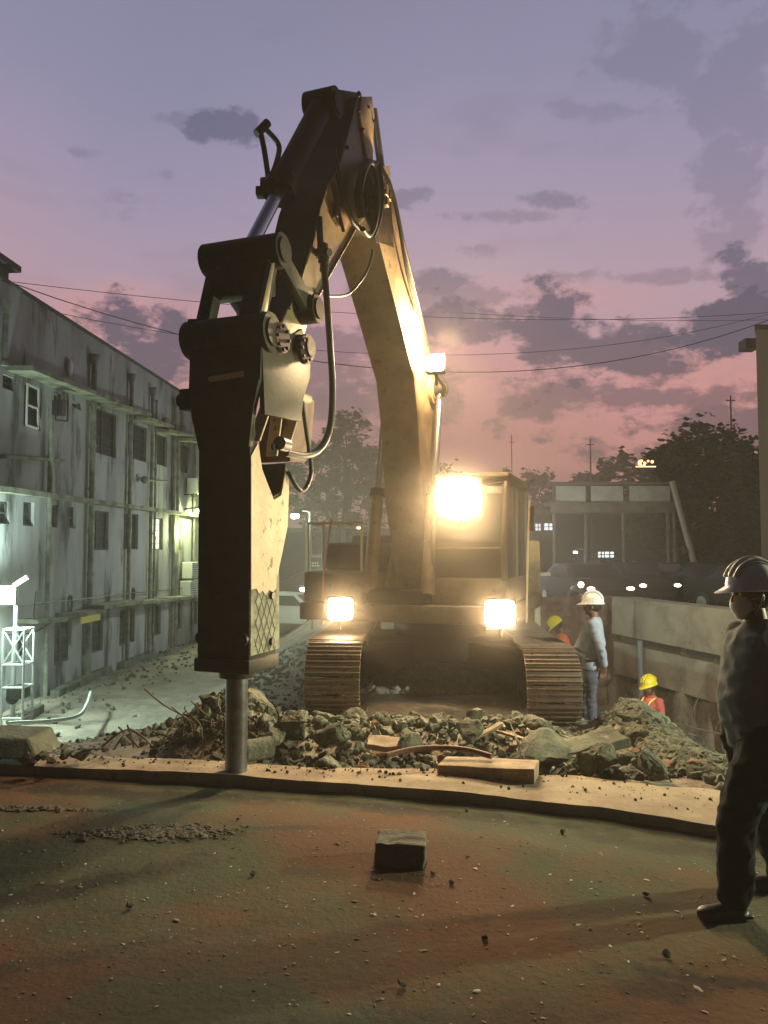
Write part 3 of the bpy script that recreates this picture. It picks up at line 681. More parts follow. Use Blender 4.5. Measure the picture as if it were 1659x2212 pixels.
# open white casement in the third storey window near the left
a, b_, c, d = ops[1][1]; bm = bmesh.new(); L = (b_-a)*.8
for (x0, x1, z0, z1) in ((0, .05, c, d), (L-.05, L, c, d), (.05, L-.05, c, c+.05), (.05, L-.05, d-.05, d), (.05, L-.05, (c+d)/2-.02, (c+d)/2+.02)):
    wbox(bm, a+x0*.9, a+x1*.9, z0, z1, .0+.04*1, .07)
cs = link('casement', fin_(bm), framem, bd); cs['label'] = 'open white window casement'
# ledges and sunshades
def ledge(t0, t1, z0, z1, thick, out, name='ledge', m=ledgem):
    n = max(4, int((t1-t0)*3)); bm = bmesh.new(); ra = []
    for i in range(n+1):
        t = t0+(t1-t0)*i/n; z = z0+(z1-z0)*i/n+.012*nrand((t, 1, 1), 2); oo = out*(1+.05*nrand((t, 5, 1), 3))
        ra.append([bm.verts.new(WL(t, z-thick*.5, .0)), bm.verts.new(WL(t, z-thick*.5-.01, oo)), bm.verts.new(WL(t, z+thick*.3, oo)), bm.verts.new(WL(t, z+thick*.5, .0))])
    for p, q in zip(ra, ra[1:]):
        for k in range(4): bm.faces.new((p[k], p[(k+1) % 4], q[(k+1) % 4], q[k]))
    bm.faces.new(ra[0]); bm.faces.new(ra[-1][::-1]); return link(name, fin_(bm), m, bd)
def led(f, x0, y0, x1, y1, thick, out, **k):
    a = f(x0, y0); b_ = f(x1, y1); ledge(a[0], b_[0], a[1], b_[1], thick, out, **k)
ledge(T0, 36.9, 2.98, 3.08, .14, .32)
led(c2, 0, 1468, 430, 1498, .09, .14)
for q in ((45, 825, 715, 1075, .12, .62), (690, 1082, 975, 1165, .12, .55), (945, 1188, 1150, 1252, .12, .55), (1112, 1282, 1330, 1322, .12, .55), (1262, 1342, 1440, 1372, .12, .55)): led(c2, *q, name='sunshade')
for q in ((120, 1005, 350, 990, .10, .5), (400, 965, 610, 930, .12, .6), (600, 900, 905, 862, .12, .6), (900, 868, 1110, 850, .12, .6), (1092, 848, 1285, 828, .12, .6), (1265, 828, 1430, 815, .12, .6)): led(c3, *q, name='sunshade')
bm = bmesh.new(); a = c3(412, 990); b_ = c3(545, 1000); wbox(bm, a[0], b_[0]+.1, a[1]-.12, a[1]+.04, .6, .63)
y_ = link('sunshade_board', fin_(bm), mat('yellow_board', (.75, .62, .12), .6), bd); y_['label'] = 'yellow board on the sunshade edge'
bm = bmesh.new(); a = c3(150, 1030); b_ = c3(240, 1035); wbox(bm, a[0], b_[0], a[1]-.1, a[1]+.05, .55, .6)
# parapet coping
bm = bmesh.new(); wbox(bm, T0, T1, TOP, TOP+.07, -.12, .06); link('coping', fin_(bm), mat('dark_coping', (.10, .095, .09), .9), bd)
# downpipes with hopper heads
def dpipe(fa, fb, r=.06, out=.12, hop=False):
    (t0, z0), (t1, z1) = fa, fb; t = (t0+t1)/2; bm = bmesh.new()
    cyl(bm, WL(t, z0, out), WL(t, z1, out), r, seg=10)
    z = z0
    while z > z1: cyl(bm, WL(t, z, out), WL(t, z-.09, out), r*1.25, seg=10); z -= 1.15
    if hop: cyl(bm, WL(t, z0+.18, out), WL(t, z0-.1, out), r*2.0, r*1.2, seg=10)
    link('drainpipe', fin_(bm), pipem, bd, smooth=40)
for x, y0, y1, r, hop in ((340, 1120, None, .06, 0), (655, 780, None, .075, 1), (930, 915, None, .06, 1), (1085, 1010, None, .06, 1), (1112, 1060, None, .04, 0), (1250, 1080, None, .06, 1), (1268, 1340, None, .09, 0), (5, 400, 800, .06, 1), (1395, 1350, None, .05, 0), (1180, 1190, 1300, .09, 0)):
    a = c2(x, y0); e_ = (a[0], GZ+.05) if y1 is None else (a[0], c2(x, y1)[1])
    dpipe(a, e_, r, .12, bool(hop))
# cables strung along the wall
bm = bmesh.new()
for pts in ([c3(0, 905), c3(300, 870), c3(560, 845), c3(860, 805), c3(1060, 790), c3(1300, 765), c3(1420, 760)], [c3(0, 1105), c3(200, 1080), c3(400, 955)], [c3(200, 790), c3(185, 1000), c3(250, 1010)]):
    tube(bm, [WL(t, z, .2) for t, z in pts], .016, 6, 4)
link('wall_cable', fin_(bm), blackm, bd)
for x, y, r in ((470, 880, .16), (935, 810, .14)):
    t, z = c3(x, y); bm = bmesh.new(); tube(bm, [WL(t+r*.6*cos(a), z+r*1.3*sin(a), .14) for a in [k*pi/5 for k in range(11)]], .03, 6, 3); link('cable_coil', fin_(bm), blackm, bd)
t, z = c2(490, 825); bm = bmesh.new(); sph(bm, WL(t, z, .06), .17, (.4, .8, 1.4)); ov = link('vent', fin_(bm), mat('pale_vent', (.6, .6, .56), .7), bd, smooth=60); ov['label'] = 'pale oval vent'
# bracket frame beside the casement
bm = bmesh.new(); pts = [c2(300, 1060), c2(392, 1070), c2(390, 1215), c2(300, 1205)]
for p, q in zip(pts, pts[1:]+pts[:1]): cyl(bm, WL(*p, .35), WL(*q, .35), .02, seg=6)
t, z = c2(340, 1120); box(bm, WL(t, z, .3), (.25, .2, .35))
link('dish_bracket', fin_(bm), blackm, bd)
# bracket lamp arm at mid
bm = bmesh.new(); a = c2(1000, 1640); b_ = c2(1160, 1650); cyl(bm, WL(*a, .2), WL(*b_, .25), .04, seg=8); sph(bm, WL(*a, .22), .12); link('bracket_arm', fin_(bm), pipem, bd)
# rooftop cabin
cb = thing('roof_cabin', WL(13.5, TOP, -1.6), 'small dark cabin with an overhanging roof on top of the long building', 'cabin')
xr = wh(28, 620)[0]
bm = bmesh.new(); wbox(bm, 11.5, xr, TOP+.072, TOP+.36, -2.8, -.1); link('wall', fin_(bm), mat('cabin_wall', (.16, .15, .14), .9, var=(.10, .095, .09), vscale=3), cb)
bm = bmesh.new(); wbox(bm, 11.2, xr+.12, TOP+.362, TOP+.50, -3.1, .12); link('roof', fin_(bm), mat('cabin_roof', (.07, .05, .05), .9), cb)
bm = bmesh.new(); cyl(bm, WL(xr-.6, TOP+.5, 0), WL(xr-.6, TOP+.66, 0), .025, seg=6); link('rod', fin_(bm), blackm, cb)
# air conditioners on the far part
def acunit(f, x, y, label, w=.5):
    t, z = f(x, y); r = thing('air_conditioner', WL(t, z, .03), label, 'air conditioner', 'air conditioners on the long building')
    bm = bmesh.new(); wbox(bm, t-.42, t+.42, z-.3, z+.3, .12, .5, .02); link('case', fin_(bm), framem, r)
    bm = bmesh.new()
    for k in range(7): wbox(bm, t-.34, t+.34, z-.24+k*.08, z-.21+k*.08, .5, .515)
    link('grille', fin_(bm), pipem, r)
    bm = bmesh.new(); wbox(bm, t-.4, t-.36, z-.34, z-.302, .0, .5); wbox(bm, t+.36, t+.4, z-.34, z-.302, .0, .5); link('bracket', fin_(bm), blackm, r)
acunit(c3, 1325, 635, 'white air conditioner under the lit wall in the second storey')
acunit(c3, 1310, 770, 'lower air conditioner on the sunshade of the far ground floor')
acunit(c2, 1360, 1690, 'upper dark air conditioner above the wall lamp')
# wall lamp
lt, lz = wh(398, 1103)
wl = thing('wall_lamp', WL(lt, lz, .02), 'glaring bulkhead lamp on the ledge at the far end of the long building', 'lamp')
bm = bmesh.new(); cyl(bm, WL(lt, lz+.05, 0), WL(lt, lz+.12, .5), .03, seg=8); box(bm, WL(lt, lz+.1, .55), (.25, .3, .1)); link('arm', fin_(bm), pipem, wl)
bm = bmesh.new(); sph(bm, WL(lt, lz, .55), .11); link('bulb', fin_(bm), lensg, wl, smooth=60)
lamp('bulkhead', WL(lt, lz-.05, .72), parent=wl, size=.1)
# tube light on the pilaster below it
t, z = wh(371, 1150)
tl = thing('tube_light', WL(t, z, .02), 'tall bright strip of light on the pilaster of the far second storey', 'lamp')
bm = bmesh.new(); wbox(bm, t-.14, t+.14, z-.75, z+.6, .0, .05); link('housing', fin_(bm), framem, tl)
bm = bmesh.new(); wbox(bm, t-.11, t+.11, z-.72, z+.57, .052, .1); link('tube', fin_(bm), mat('tube_glass', (1, 1, .8), .3, emit=(.93, 1, .62), estr=3.5), tl)
lamp('bulkhead', WL(t, z, .3), parent=tl, size=.15, mult=.45)
t, z = c3(680, 235)
wb = thing('window_bulb', WL(t, z, -.1), 'small white bulb shining in a second storey window', 'lamp')
bm = bmesh.new(); sph(bm, WL(t, z, -.1), .07); link('bulb', fin_(bm), mat('bulb_glass', (1, 1, 1), .3, emit=(1, 1, .95), estr=9), wb, smooth=60)
bm = bmesh.new(); cyl(bm, WL(t, z+.06, -.1), WL(t, z+.2, -.1), .03, seg=8); link('socket', fin_(bm), blackm, wb)

# lattice tower with flood lamp
tx, ty = -7.35, 15.0
tw = thing('light_tower', (tx, ty, zt(tx, ty)), 'lattice ladder tower carrying a greenish flood lamp at the left edge', 'light tower')
tubm = mat('galvanised_tube', (.5, .52, .5), .45, .6)
z0 = zt(tx, ty); zt1 = 1.7-(1357-1188)/FPX*15
bm = bmesh.new()
for sx in (-.21, .21):
    for sy in (-.2, .2): cyl(bm, (tx+sx, ty+sy, z0-.05), (tx+sx, ty+sy, zt1), .024, seg=8)
link('upright', fin_(bm), tubm, tw)
for zz in (z0+.15, z0+.75, z0+1.2, zt1):
    bm = bmesh.new()
    for a, b_ in (((-.21, -.2), (.21, -.2)), ((.21, -.2), (.21, .2)), ((.21, .2), (-.21, .2)), ((-.21, .2), (-.21, -.2))):
        cyl(bm, (tx+a[0], ty+a[1], zz), (tx+b_[0], ty+b_[1], zz), .022, seg=8)
    link('rail', fin_(bm), tubm, tw)
bm = bmesh.new()
for sy in (-.2, .2):
    cyl(bm, (tx-.21, ty+sy, z0+1.2), (tx+.21, ty+sy, zt1), .015, seg=6); cyl(bm, (tx+.21, ty+sy, z0+1.2), (tx-.21, ty+sy, zt1), .015, seg=6)
link('cross_brace', fin_(bm), tubm, tw)
bm = bmesh.new(); box(bm, (tx+.02, ty, z0+.62), (.36, .3, .22), None, .03); sph(bm, (tx-.1, ty, z0+.5), .12); link('cable_drum', fin_(bm), blackm, tw, smooth=40)
px_ = P(32, 1300, 15).x
bm = bmesh.new(); cyl(bm, (px_, ty+.05, z0), (px_, ty+.05, P(32, 1262, 15).z), .04, seg=10); tube(bm, [P(32, 1264, 15), P(45, 1255, 15), P(60, 1246, 15)], .05, 8); link('mast', fin_(bm), tubm, tw)
lp = P(6, 1286, 14.9)
bm = bmesh.new(); box(bm, lp+Vector((-.02, .12, 0)), (.5, .12, .4), None, .02); cyl(bm, lp+Vector((0, .1, 0)), (px_, ty+.05, lp.z), .025, seg=8); link('lamp_housing', fin_(bm), blackm, tw)
bm = bmesh.new(); box(bm, lp+Vector((-.02, .045, 0)), (.44, .02, .34)); fl = link('lamp_glass', fin_(bm), lensc, tw)
lamp('flood', lp+Vector((.05, -.30, 0)), parent=tw, size=.15)

# ================================================================== OVERHEAD CABLES
cabm = mat('cable_black', (.03, .025, .03), .6)
def cable(name, a, b_, sag, label, r=.018, n=24):
    pts = [a.lerp(b_, k/n)+Vector((0, 0, -sag*4*(k/n)*(1-k/n))) for k in range(n+1)]
    bm = bmesh.new(); tube(bm, pts, r, 5, 1); tag(link(name, fin_(bm), cabm, smooth=60), label, 'cable', 'overhead cables')
A = P(28, 609, 17.0)
cable('overhead_cable', A, P(1700, 672, 24), .55, 'topmost overhead cable running nearly level from the roof cabin', .008)
cable('overhead_cable', P(28, 612, 17.0), P(1700, 676, 23), 2.0, 'overhead cable sagging lowest behind the machine from the roof cabin', .012)
cable('overhead_cable', P(120, 675, 19), P(1700, 668, 25), 1.35, 'third overhead cable leaving the parapet of the long building', .008)
cable('overhead_cable', P(1000, 676, 30), P(1700, 690, 28), .15, 'short level overhead cable at the right side', .009)

# ================================================================== WALL OF THE PIT AT THE RIGHT
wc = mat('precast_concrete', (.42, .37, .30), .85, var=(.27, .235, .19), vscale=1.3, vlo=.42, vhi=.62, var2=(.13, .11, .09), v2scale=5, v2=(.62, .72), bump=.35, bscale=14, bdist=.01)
pw = thing('retaining_wall', (wall_x(12), 12, -1.95), 'long precast concrete wall with a pale upper band beside the pit', 'concrete wall')
def rwall(prof, y0, y1, m, name):
    bm = bmesh.new(); ra = []
    n = int((y1-y0)/1.2)
    for i in range(n+1):
        y = y0+(y1-y0)*i/n; ra.append([bm.verts.new((wall_x(y)-o, y-.24*o*0, z)) for o, z in prof])
    k = len(prof)
    for p, q in zip(ra, ra[1:]):
        for j in range(k): bm.faces.new((p[j], p[(j+1) % k], q[(j+1) % k], q[j]))
    bm.faces.new(ra[0][::-1]); bm.faces.new(ra[-1]); return link(name, fin_(bm), m, pw)
rwall([(.0, .62), (.02, -.22), (-.3, -.24), (-.5, -.24), (-.5, .62)], 8, 17.2, wc, 'upper_band')
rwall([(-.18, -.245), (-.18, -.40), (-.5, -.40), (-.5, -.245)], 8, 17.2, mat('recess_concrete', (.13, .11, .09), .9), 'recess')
rwall([(-.02, -.405), (-.02, -1.12), (-.5, -1.12), (-.5, -.405)], 8, 17.2, wc, 'lower_panel')
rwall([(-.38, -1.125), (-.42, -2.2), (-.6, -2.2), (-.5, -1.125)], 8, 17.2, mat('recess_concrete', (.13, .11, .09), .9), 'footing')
for y in (16.0, 13.4, 10.8):
    bm = bmesh.new(); x = wall_x(y); cyl(bm, (x-.08, y, -.24), (x-.08, y, -1.9), .06, seg=12); link('strut', fin_(bm), mat('bluish_strut', (.20, .22, .26), .6), pw)
# torn earth face at the far end of the wall
bm = bmesh.new(); rr = random.Random(9)
bmesh.ops.create_grid(bm, x_segments=30, y_segments=24, size=1)
for v in bm.verts:
    x, z = v.co.x, v.co.y; v.co = Vector((4.45+x*1.1, 17.6+.35*nrand((x*2, z*2, 4), 1.5)+.15*nrand((x*6, z*6, 4), 1), -.75+z*1.35))
tag(link('earth_bank', fin_(bm), mat('brown_earth_face', (.16, .10, .07), .95, var=(.26, .18, .13), vscale=3, bump=.8, bscale=8, bdist=.05)), 'torn brown earth face at the far end of the concrete wall', 'earth bank', kind='structure')
tag(bpy.data.objects['earth_bank'], kind='structure')

# ================================================================== EXCAVATOR WITH HYDRAULIC BREAKER
PB = .3527; PN = math.hypot(1, PB)
FW = Vector((-PB/PN, -1/PN, 0)); SD = Vector((1/PN, -PB/PN, 0)); MO = Vector((-3.12+PB*10.3, 10.3, 0))
def SZ(X, Y, side=0):              # spot of the machine's own side plane seen there -> (forward, height)
    r = ray(X, Y); o = MO+SD*side
    t = (o.x*SD.x+o.y*SD.y)/(r.x*SD.x+r.y*SD.y); p = Vector((r.x*t, r.y*t, 0))
    return ((p-MO).dot(FW), CAMZ+r.z*t)
def L(side, s, z): return MO+SD*side+FW*s+Vector((0, 0, z))
ex = thing('excavator', (MO.x, MO.y, -.22), 'large dusty yellow crawler excavator with its lamps lit, holding a hydraulic breaker upright', 'excavator', rz=-math.atan(PB))
def slab(name, prof, s0, s1, m, parent=None, bev=.012, smooth=40, label=None):
    bm = bmesh.new(); prism(bm, [L(s0, *p) for p in prof], SD*(s1-s0), bev)
    o = link(name, fin_(bm), m, parent or ex, smooth=smooth)
    if label: o['label'] = label
    return o
def pin(name, s, z, a, b, r, m, parent=None, seg=22, cap=True):
    bm = bmesh.new(); cyl(bm, L(a, s, z), L(b, s, z), r, seg=seg)
    if cap:
        cyl(bm, L(a-.02, s, z), L(a, s, z), r*.72, seg=seg); cyl(bm, L(b, s, z), L(b+.02, s, z), r*.72, seg=seg)
    return link(name, fin_(bm), m, parent or ex, smooth=35)
def rodp(name, a, b, r, m, parent=None, seg=20):
    bm = bmesh.new(); cyl(bm, a, b, r, seg=seg); return link(name, fin_(bm), m, parent or ex, smooth=35)

# ---- undercarriage: tracks point along their own direction
TD = Vector((.055, 1, 0)).normalized(); TS = Vector((TD.y, -TD.x, 0))
def track(cx, cy, gz, parent):
    """front tip centre (cx, cy); ground height gz"""
    R = .42; LEN = 3.9; H = 2*R+.08; base = Vector((cx, cy, gz+.04))
    # centre line of the loop
    path = []; n = 12
    for k in range(n+1):
        a = -pi/2-pi*k/n; path.append((R+.0+R*cos(a), R+R*sin(a)))
    m_ = 14
    for k in range(1, m_): path.append((R+(LEN-2*R)*k/m_, 2*R-.03*sin(pi*k/m_)))
    for k in range(n+1):
        a = pi/2-pi*k/n; path.append((LEN-R+R*cos(a), R+R*sin(a)))
    for k in range(1, m_): path.append((LEN-R-(LEN-2*R)*k/m_, 0))
    pts = [base+TD*u+Vector((0, 0, w)) for u, w in path]
    seglen = [(pts[(i+1) % len(pts)]-pts[i]).length for i in range(len(pts))]; tot = sum(seglen)
    ns = 46; bm = bmesh.new()
    def at(d):
        d %= tot; i = 0
        while d > seglen[i]: d -= seglen[i]; i = (i+1) % len(pts)
        a, b = pts[i], pts[(i+1) % len(pts)]; return a.lerp(b, d/seglen[i])
    for k in range(ns):
        d = tot*k/ns; p = at(d); q = at(d+tot/ns); t = (q-p).normalized(); nrm = t.cross(TS).normalized()
        if (p-(base+TD*LEN/2+Vector((0, 0, R)))).dot(nrm) < 0: nrm = -nrm
        R3 = Matrix((TS, t, nrm)).transposed(); c = (p+q)/2
        box(bm, c+nrm*.01, (.60, tot/ns*.93, .026), R3, .004)
        for g_ in (-.33, 0, .33):
            box(bm, c+nrm*.036+t*(tot/ns*g_), (.598, .017, .034 if g_ else .026), R3, .003)
        for s_ in (-.09, .09): box(bm, c-nrm*.035+TS*s_, (.05, tot/ns*.9, .06), R3)
    tr = link('track', fin_(bm), trackm, parent)
    bm = bmesh.new(); c0 = base+TD*LEN/2+Vector((0, 0, R)); R3 = Matrix((TS, TD, Vector((0, 0, 1)))).transposed()
    box(bm, c0+Vector((0, 0, -.02)), (.42, LEN-1.1, .34), R3, .03)
    box(bm, c0+Vector((0, 0, .17)), (.30, LEN-1.4, .1), R3, .03)
    link('track_frame', fin_(bm), dky, tr)
    for u, nm, r_ in ((R, 'idler_wheel', .37), (LEN-R, 'sprocket', .36)):
        bm = bmesh.new(); c = base+TD*u+Vector((0, 0, R)); cyl(bm, c-TS*.12, c+TS*.12, r_, seg=28); cyl(bm, c-TS*.2, c+TS*.2, .12, seg=16); link(nm, fin_(bm), dky, tr, smooth=35)
    bm = bmesh.new()
    for k in range(7):
        c = base+TD*(.85+k*.36)+Vector((0, 0, .14)); cyl(bm, c-TS*.17, c+TS*.17, .1, seg=14)
    link('bottom_rollers', fin_(bm), dky, tr, smooth=35)
    return tr
ZG = -.25
tl_ = track(-.56, 8.05, ZG+.02, ex); tr_ = track(1.86, 8.15, ZG-.09, ex)
ctr = Vector((.65, 8.1, 0))+TD*1.95
bm = bmesh.new(); R3 = Matrix((TS, TD, Vector((0, 0, 1)))).transposed()
box(bm, ctr+Vector((0, 0, .42)), (1.9, 1.1, .32), R3, .06)
for sx in (-1, 1):
    for sy in (-1, 1):
        a = ctr+Vector((0, 0, .42)); b_ = ctr+TS*sx*1.05+TD*sy*1.0+Vector((0, 0, .33)); d = b_-a
        box(bm, (a+b_)/2, (.32, d.length, .3), d.to_track_quat('Y', 'Z').to_matrix(), .03)
cyl(bm, ctr+Vector((0, 0, .5)), ctr+Vector((0, 0, .82)), .62, seg=32)
link('undercarriage_frame', fin_(bm), dky, ex, smooth=35)

# ---- house
def rbox(name, a0, a1, s0, s1, z0, z1, m, parent=None, bev=.04):
    bm = bmesh.new(); c = L((a0+a1)/2, (s0+s1)/2, (z0+z1)/2); box(bm, c, (a1-a0, s1-s0, z1-z0), Matrix((SD, -FW, Vector((0, 0, 1)))).transposed(), bev)
    return link(name, fin_(bm), m, parent or ex, smooth=40)
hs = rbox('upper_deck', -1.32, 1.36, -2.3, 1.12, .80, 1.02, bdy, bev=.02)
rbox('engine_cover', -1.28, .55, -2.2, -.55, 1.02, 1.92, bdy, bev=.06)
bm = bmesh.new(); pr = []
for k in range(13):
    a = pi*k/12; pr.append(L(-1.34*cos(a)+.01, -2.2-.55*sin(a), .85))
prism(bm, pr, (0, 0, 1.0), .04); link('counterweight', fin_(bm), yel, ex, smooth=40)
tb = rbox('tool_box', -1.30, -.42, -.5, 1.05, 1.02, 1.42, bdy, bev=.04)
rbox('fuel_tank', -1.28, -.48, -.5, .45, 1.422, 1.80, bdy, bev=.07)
bm = bmesh.new(); rlm = mat('pale_handrail', (.62, .5, .34), .5)
for a, s in ((-1.26, .98), (-1.26, .5), (-.5, .98)):
    cyl(bm, L(a, s, 1.4), L(a, s, 2.05), .017, seg=8)
tube(bm, [L(-1.26, .98, 2.05), L(-1.26, .5, 2.05)], .017, 8, 1); tube(bm, [L(-1.26, .98, 2.05), L(-.5, .98, 2.05)], .017, 8, 1)
link('handrail', fin_(bm), rlm, ex, smooth=40)
bm = bmesh.new(); tube(bm, [P(697, 1300, 9.4), P(702, 1215, 9.4), P(716, 1118, 9.42)], .013, 8, 4); link('mirror_post', fin_(bm), mat('red_post', (.45, .16, .10), .5), ex, smooth=40)
bm = bmesh.new(); tube(bm, [P(1137, 1345, 8.9), P(1140, 1200, 8.9), P(1145, 1080, 8.9)], .013, 8, 4); m2 = link('mirror_post', fin_(bm), rlm, ex, smooth=40)
bm = bmesh.new(); box(bm, P(1148, 1120, 8.9), (.05, .16, .30), None, .02); link('mirror', fin_(bm), blackm, m2)
# boom foot brackets
for a in (-.36, .30):
    slab('boom_bracket', [(-.35, .9), (.55, .9), (.5, 1.25), (.3, 1.6), (.05, 1.75), (-.2, 1.5)], a, a+.06, yel, bev=.01)
rbox('swivel_front', -.38, .36, .5, 1.1, 1.02, 1.2, dky, bev=.03)
# cab
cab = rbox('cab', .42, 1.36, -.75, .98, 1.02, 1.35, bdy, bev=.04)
cm = mat('cab_frame', (.09, .075, .05), .6, var=(.08, .07, .05), vscale=5)
bm = bmesh.new(); z1 = 2.56
for a in (.45, 1.33):
    tube(bm, [L(a, .94, 1.33), L(a, .96, 1.8), L(a, .80, 2.4), L(a, .70, z1)], .04, 8); tube(bm, [L(a, -.7, 1.3), L(a, -.7, z1)], .045, 8, 1); tube(bm, [L(a, .1, 1.3), L(a, .1, z1)], .035, 8, 1)
    tube(bm, [L(a, .7, z1), L(a, -.7, z1)], .04, 8, 1)
tube(bm, [L(.45, .7, z1), L(1.33, .7, z1)], .04, 8, 1); tube(bm, [L(.45, .95, 1.72), L(1.33, .95, 1.72)], .02, 8, 1)
link('pillar', fin_(bm), cm, cab, smooth=50)
bm = bmesh.new()
for a in (.455, 1.325):
    prism(bm, [L(a, .93, 1.34), L(a, .94, 1.8), L(a, .78, 2.4), L(a, .69, z1-.02), L(a, -.68, z1-.02), L(a, -.68, 1.34)], SD*.006)
link('side_window', fin_(bm), mat('cab_glass', (.03, .035, .035), .12, spec=.6), cab)
bm = bmesh.new(); pf = [(.955, 1.36), (.965, 1.8), (.80, 2.4), (.70, z1)]
prism(bm, [L(.48, s, z) for s, z in pf]+[L(.48, s-.008, z) for s, z in pf[::-1]], SD*.82)
link('windscreen', fin_(bm), mat('cab_glass', (.03, .035, .035), .12), cab)
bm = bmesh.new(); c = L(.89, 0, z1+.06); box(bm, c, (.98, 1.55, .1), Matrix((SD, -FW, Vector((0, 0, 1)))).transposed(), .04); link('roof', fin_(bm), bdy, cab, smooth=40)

# ---- boom (the bent main beam)
bp = [(-.05, 1.35), (.35, 1.35), (.78, 2.3), (.95, 3.3), (1.12, 3.85), (1.7, 4.4), SZ(815, 505, .25), (2.78, 5.25), (2.80, 5.55), (2.62, 5.72), SZ(850, 425, .25), SZ(888, 585, .25), SZ(927, 748, .25), (.28, 4.1), (-.02, 3.4), (-.18, 2.3), (-.22, 1.55)]
bo = slab('boom', bp, -.25, .25, yel, bev=.012)
# flanges along the side edges of the boom
bm = bmesh.new(); tube(bm, [L(.26, *SZ(850, 432, .26)), L(.26, *SZ(888, 590, .26)), L(.26, *SZ(925, 748, .26))], .017, 8, 4)
link('steel_line', fin_(bm), blackm, bo, smooth=40)
bm = bmesh.new()
for k in range(3):
    o = .05+.05*k; tube(bm, [L(.12-o, 2.3, 6.05), L(.25-o, 1.9, 5.98), L(.25-o, 1.2, 5.27), L(.24-o, .4, 4.5), L(.22-o, .0, 3.5), L(.2-o, -.2, 2.2)], .02, 8)
tube(bm, [L(.30, *SZ(838, 392, .3)), L(.33, *SZ(856, 450, .33)), L(.33, *SZ(880, 590, .33)), L(.32, *SZ(905, 680, .32))], .022, 8)
link('hydraulic_line', fin_(bm), rubber, bo, smooth=40)
hub = (.36, 3.86)
pin('cylinder_pin', hub[0], hub[1], -.46, .46, .10, dky, bo)
pin('cylinder_boss', hub[0], hub[1], -.30, .30, .19, yel, bo)
pin('foot_pin', .08, 1.55, -.42, .40, .09, dky, bo)
for sgn in (-1, 1):
    a = L(.385*sgn, hub[0], hub[1]); b_ = L(.385*sgn, 1.02, 1.15); mid = a.lerp(b_, .52)
    r_ = rodp('boom_cylinder', mid, b_, .085, yel); rodp('rod', a, mid, .045, chrome, r_)
    bm = bmesh.new(); cyl(bm, a-SD*.06, a+SD*.06, .11, seg=20); link('rod_eye', fin_(bm), dky, r_, smooth=35)
    bm = bmesh.new(); cyl(bm, mid+(a-mid).normalized()*.05, mid-(a-mid).normalized()*.05, .10, seg=20); link('gland', fin_(bm), dky, r_, smooth=35)

# ---- stick
sw = .2
fr_ = [SZ(772, 210, sw), SZ(730, 365, sw), SZ(705, 400, sw), SZ(688, 453, sw), SZ(674, 521, sw), SZ(647, 608, sw), SZ(623, 667, sw), SZ(602, 712, sw)]
re_ = [SZ(655, 735, sw), SZ(665, 690, sw), SZ(709, 598, sw), SZ(768, 494, sw), SZ(805, 455, sw), SZ(806, 350, sw), SZ(806, 240, sw), SZ(797, 211, sw)]
st = slab('stick', fr_+re_, -.2, .2, yel, bev=.01)
slab('front_shade_plate', [(s_+.012, z_) for s_, z_ in fr_]+[(s_-.01, z_) for s_, z_ in fr_[::-1]], -.196, .196, mat('shaded_front', (.040, .036, .025), .6, spec=.25, var=(.024, .022, .017), vscale=5), st, bev=0)  # dark sheet: the front face's lack of light put into its colour
# rear web plate with its lit tone put into the colour, edge flanges, lugs
slab('rear_plate', [SZ(780, 209, .215), SZ(802, 209, .215), SZ(807, 250, .215), SZ(803, 350, .215), SZ(792, 345, .215), SZ(776, 250, .215)], .201, .225, mat('lit_rear_paint', (.62, .47, .27), .5, var=(.42, .33, .2), vscale=5), st, bev=.004)
for a in (-.13, .07):
    slab('cylinder_lug', [SZ(735, 255, a), SZ(700, 205, a), SZ(722, 196, a), SZ(770, 203, a), SZ(775, 240, a)], a, a+.06, dky, st, bev=.01)
bm = bmesh.new()
for X, Y in ((775, 205), (795, 232), (776, 238), (806, 262), (783, 280), (750, 318), (738, 305)): sph(bm, L(.225, *SZ(X, Y, .225)), .022, seg=8)
tube(bm, [L(.1, *SZ(775, 214, .1)), L(.1, *SZ(775, 200, .1))], .012, 6, 1); sph(bm, L(.1, *SZ(775, 201, .1)), .022, seg=8)
link('bolt_heads', fin_(bm), blackm, st)
bm = bmesh.new()
def edge_tube(pts, side, r): tube(bm, [L(side, *SZ(X, Y, side)) for X, Y in pts], r, 6, 1)
edge_tube([(768, 494), (709, 598), (678, 658)], .205, .014); edge_tube([(708, 398), (690, 453), (676, 521), (649, 608), (625, 667)], .205, .012); edge_tube([(772, 212), (731, 365)], .205, .010)
link('weld_flange', fin_(bm), yel, st, smooth=50)
slab('side_stiffener', [SZ(720, 470, .22), SZ(742, 430, .22), SZ(760, 470, .22), SZ(745, 500, .22)], .201, .222, mat('rusty_plate', (.28, .16, .09), .7, var=(.14, .09, .06), vscale=8), st, bev=.004)
bm = bmesh.new(); tube(bm, [L(.26, *SZ(730, 372, .26)), L(.27, *SZ(742, 425, .27)), L(.28, *SZ(755, 462, .28)), L(.28, *SZ(765, 482, .28)), L(.3, *SZ(785, 500, .3))], .028, 8)
tube(bm, [L(.235, *SZ(718, 395, .235)), L(.235, *SZ(728, 440, .235)), L(.235, *SZ(742, 500, .235))], .018, 8)
tube(bm, [L(.23, *SZ(722, 320, .23)), L(.25, *SZ(728, 350, .25)), L(.25, *SZ(732, 375, .25))], .018, 8)
link('steel_line', fin_(bm), rubber, st, smooth=50)
box_c = L(.215, *SZ(725, 456, .215)); bm = bmesh.new(); box(bm, box_c, (.05, .05, .12), Matrix((SD, -FW, Vector((0, 0, 1)))).transposed(), .008); link('clamp', fin_(bm), blackm, st)
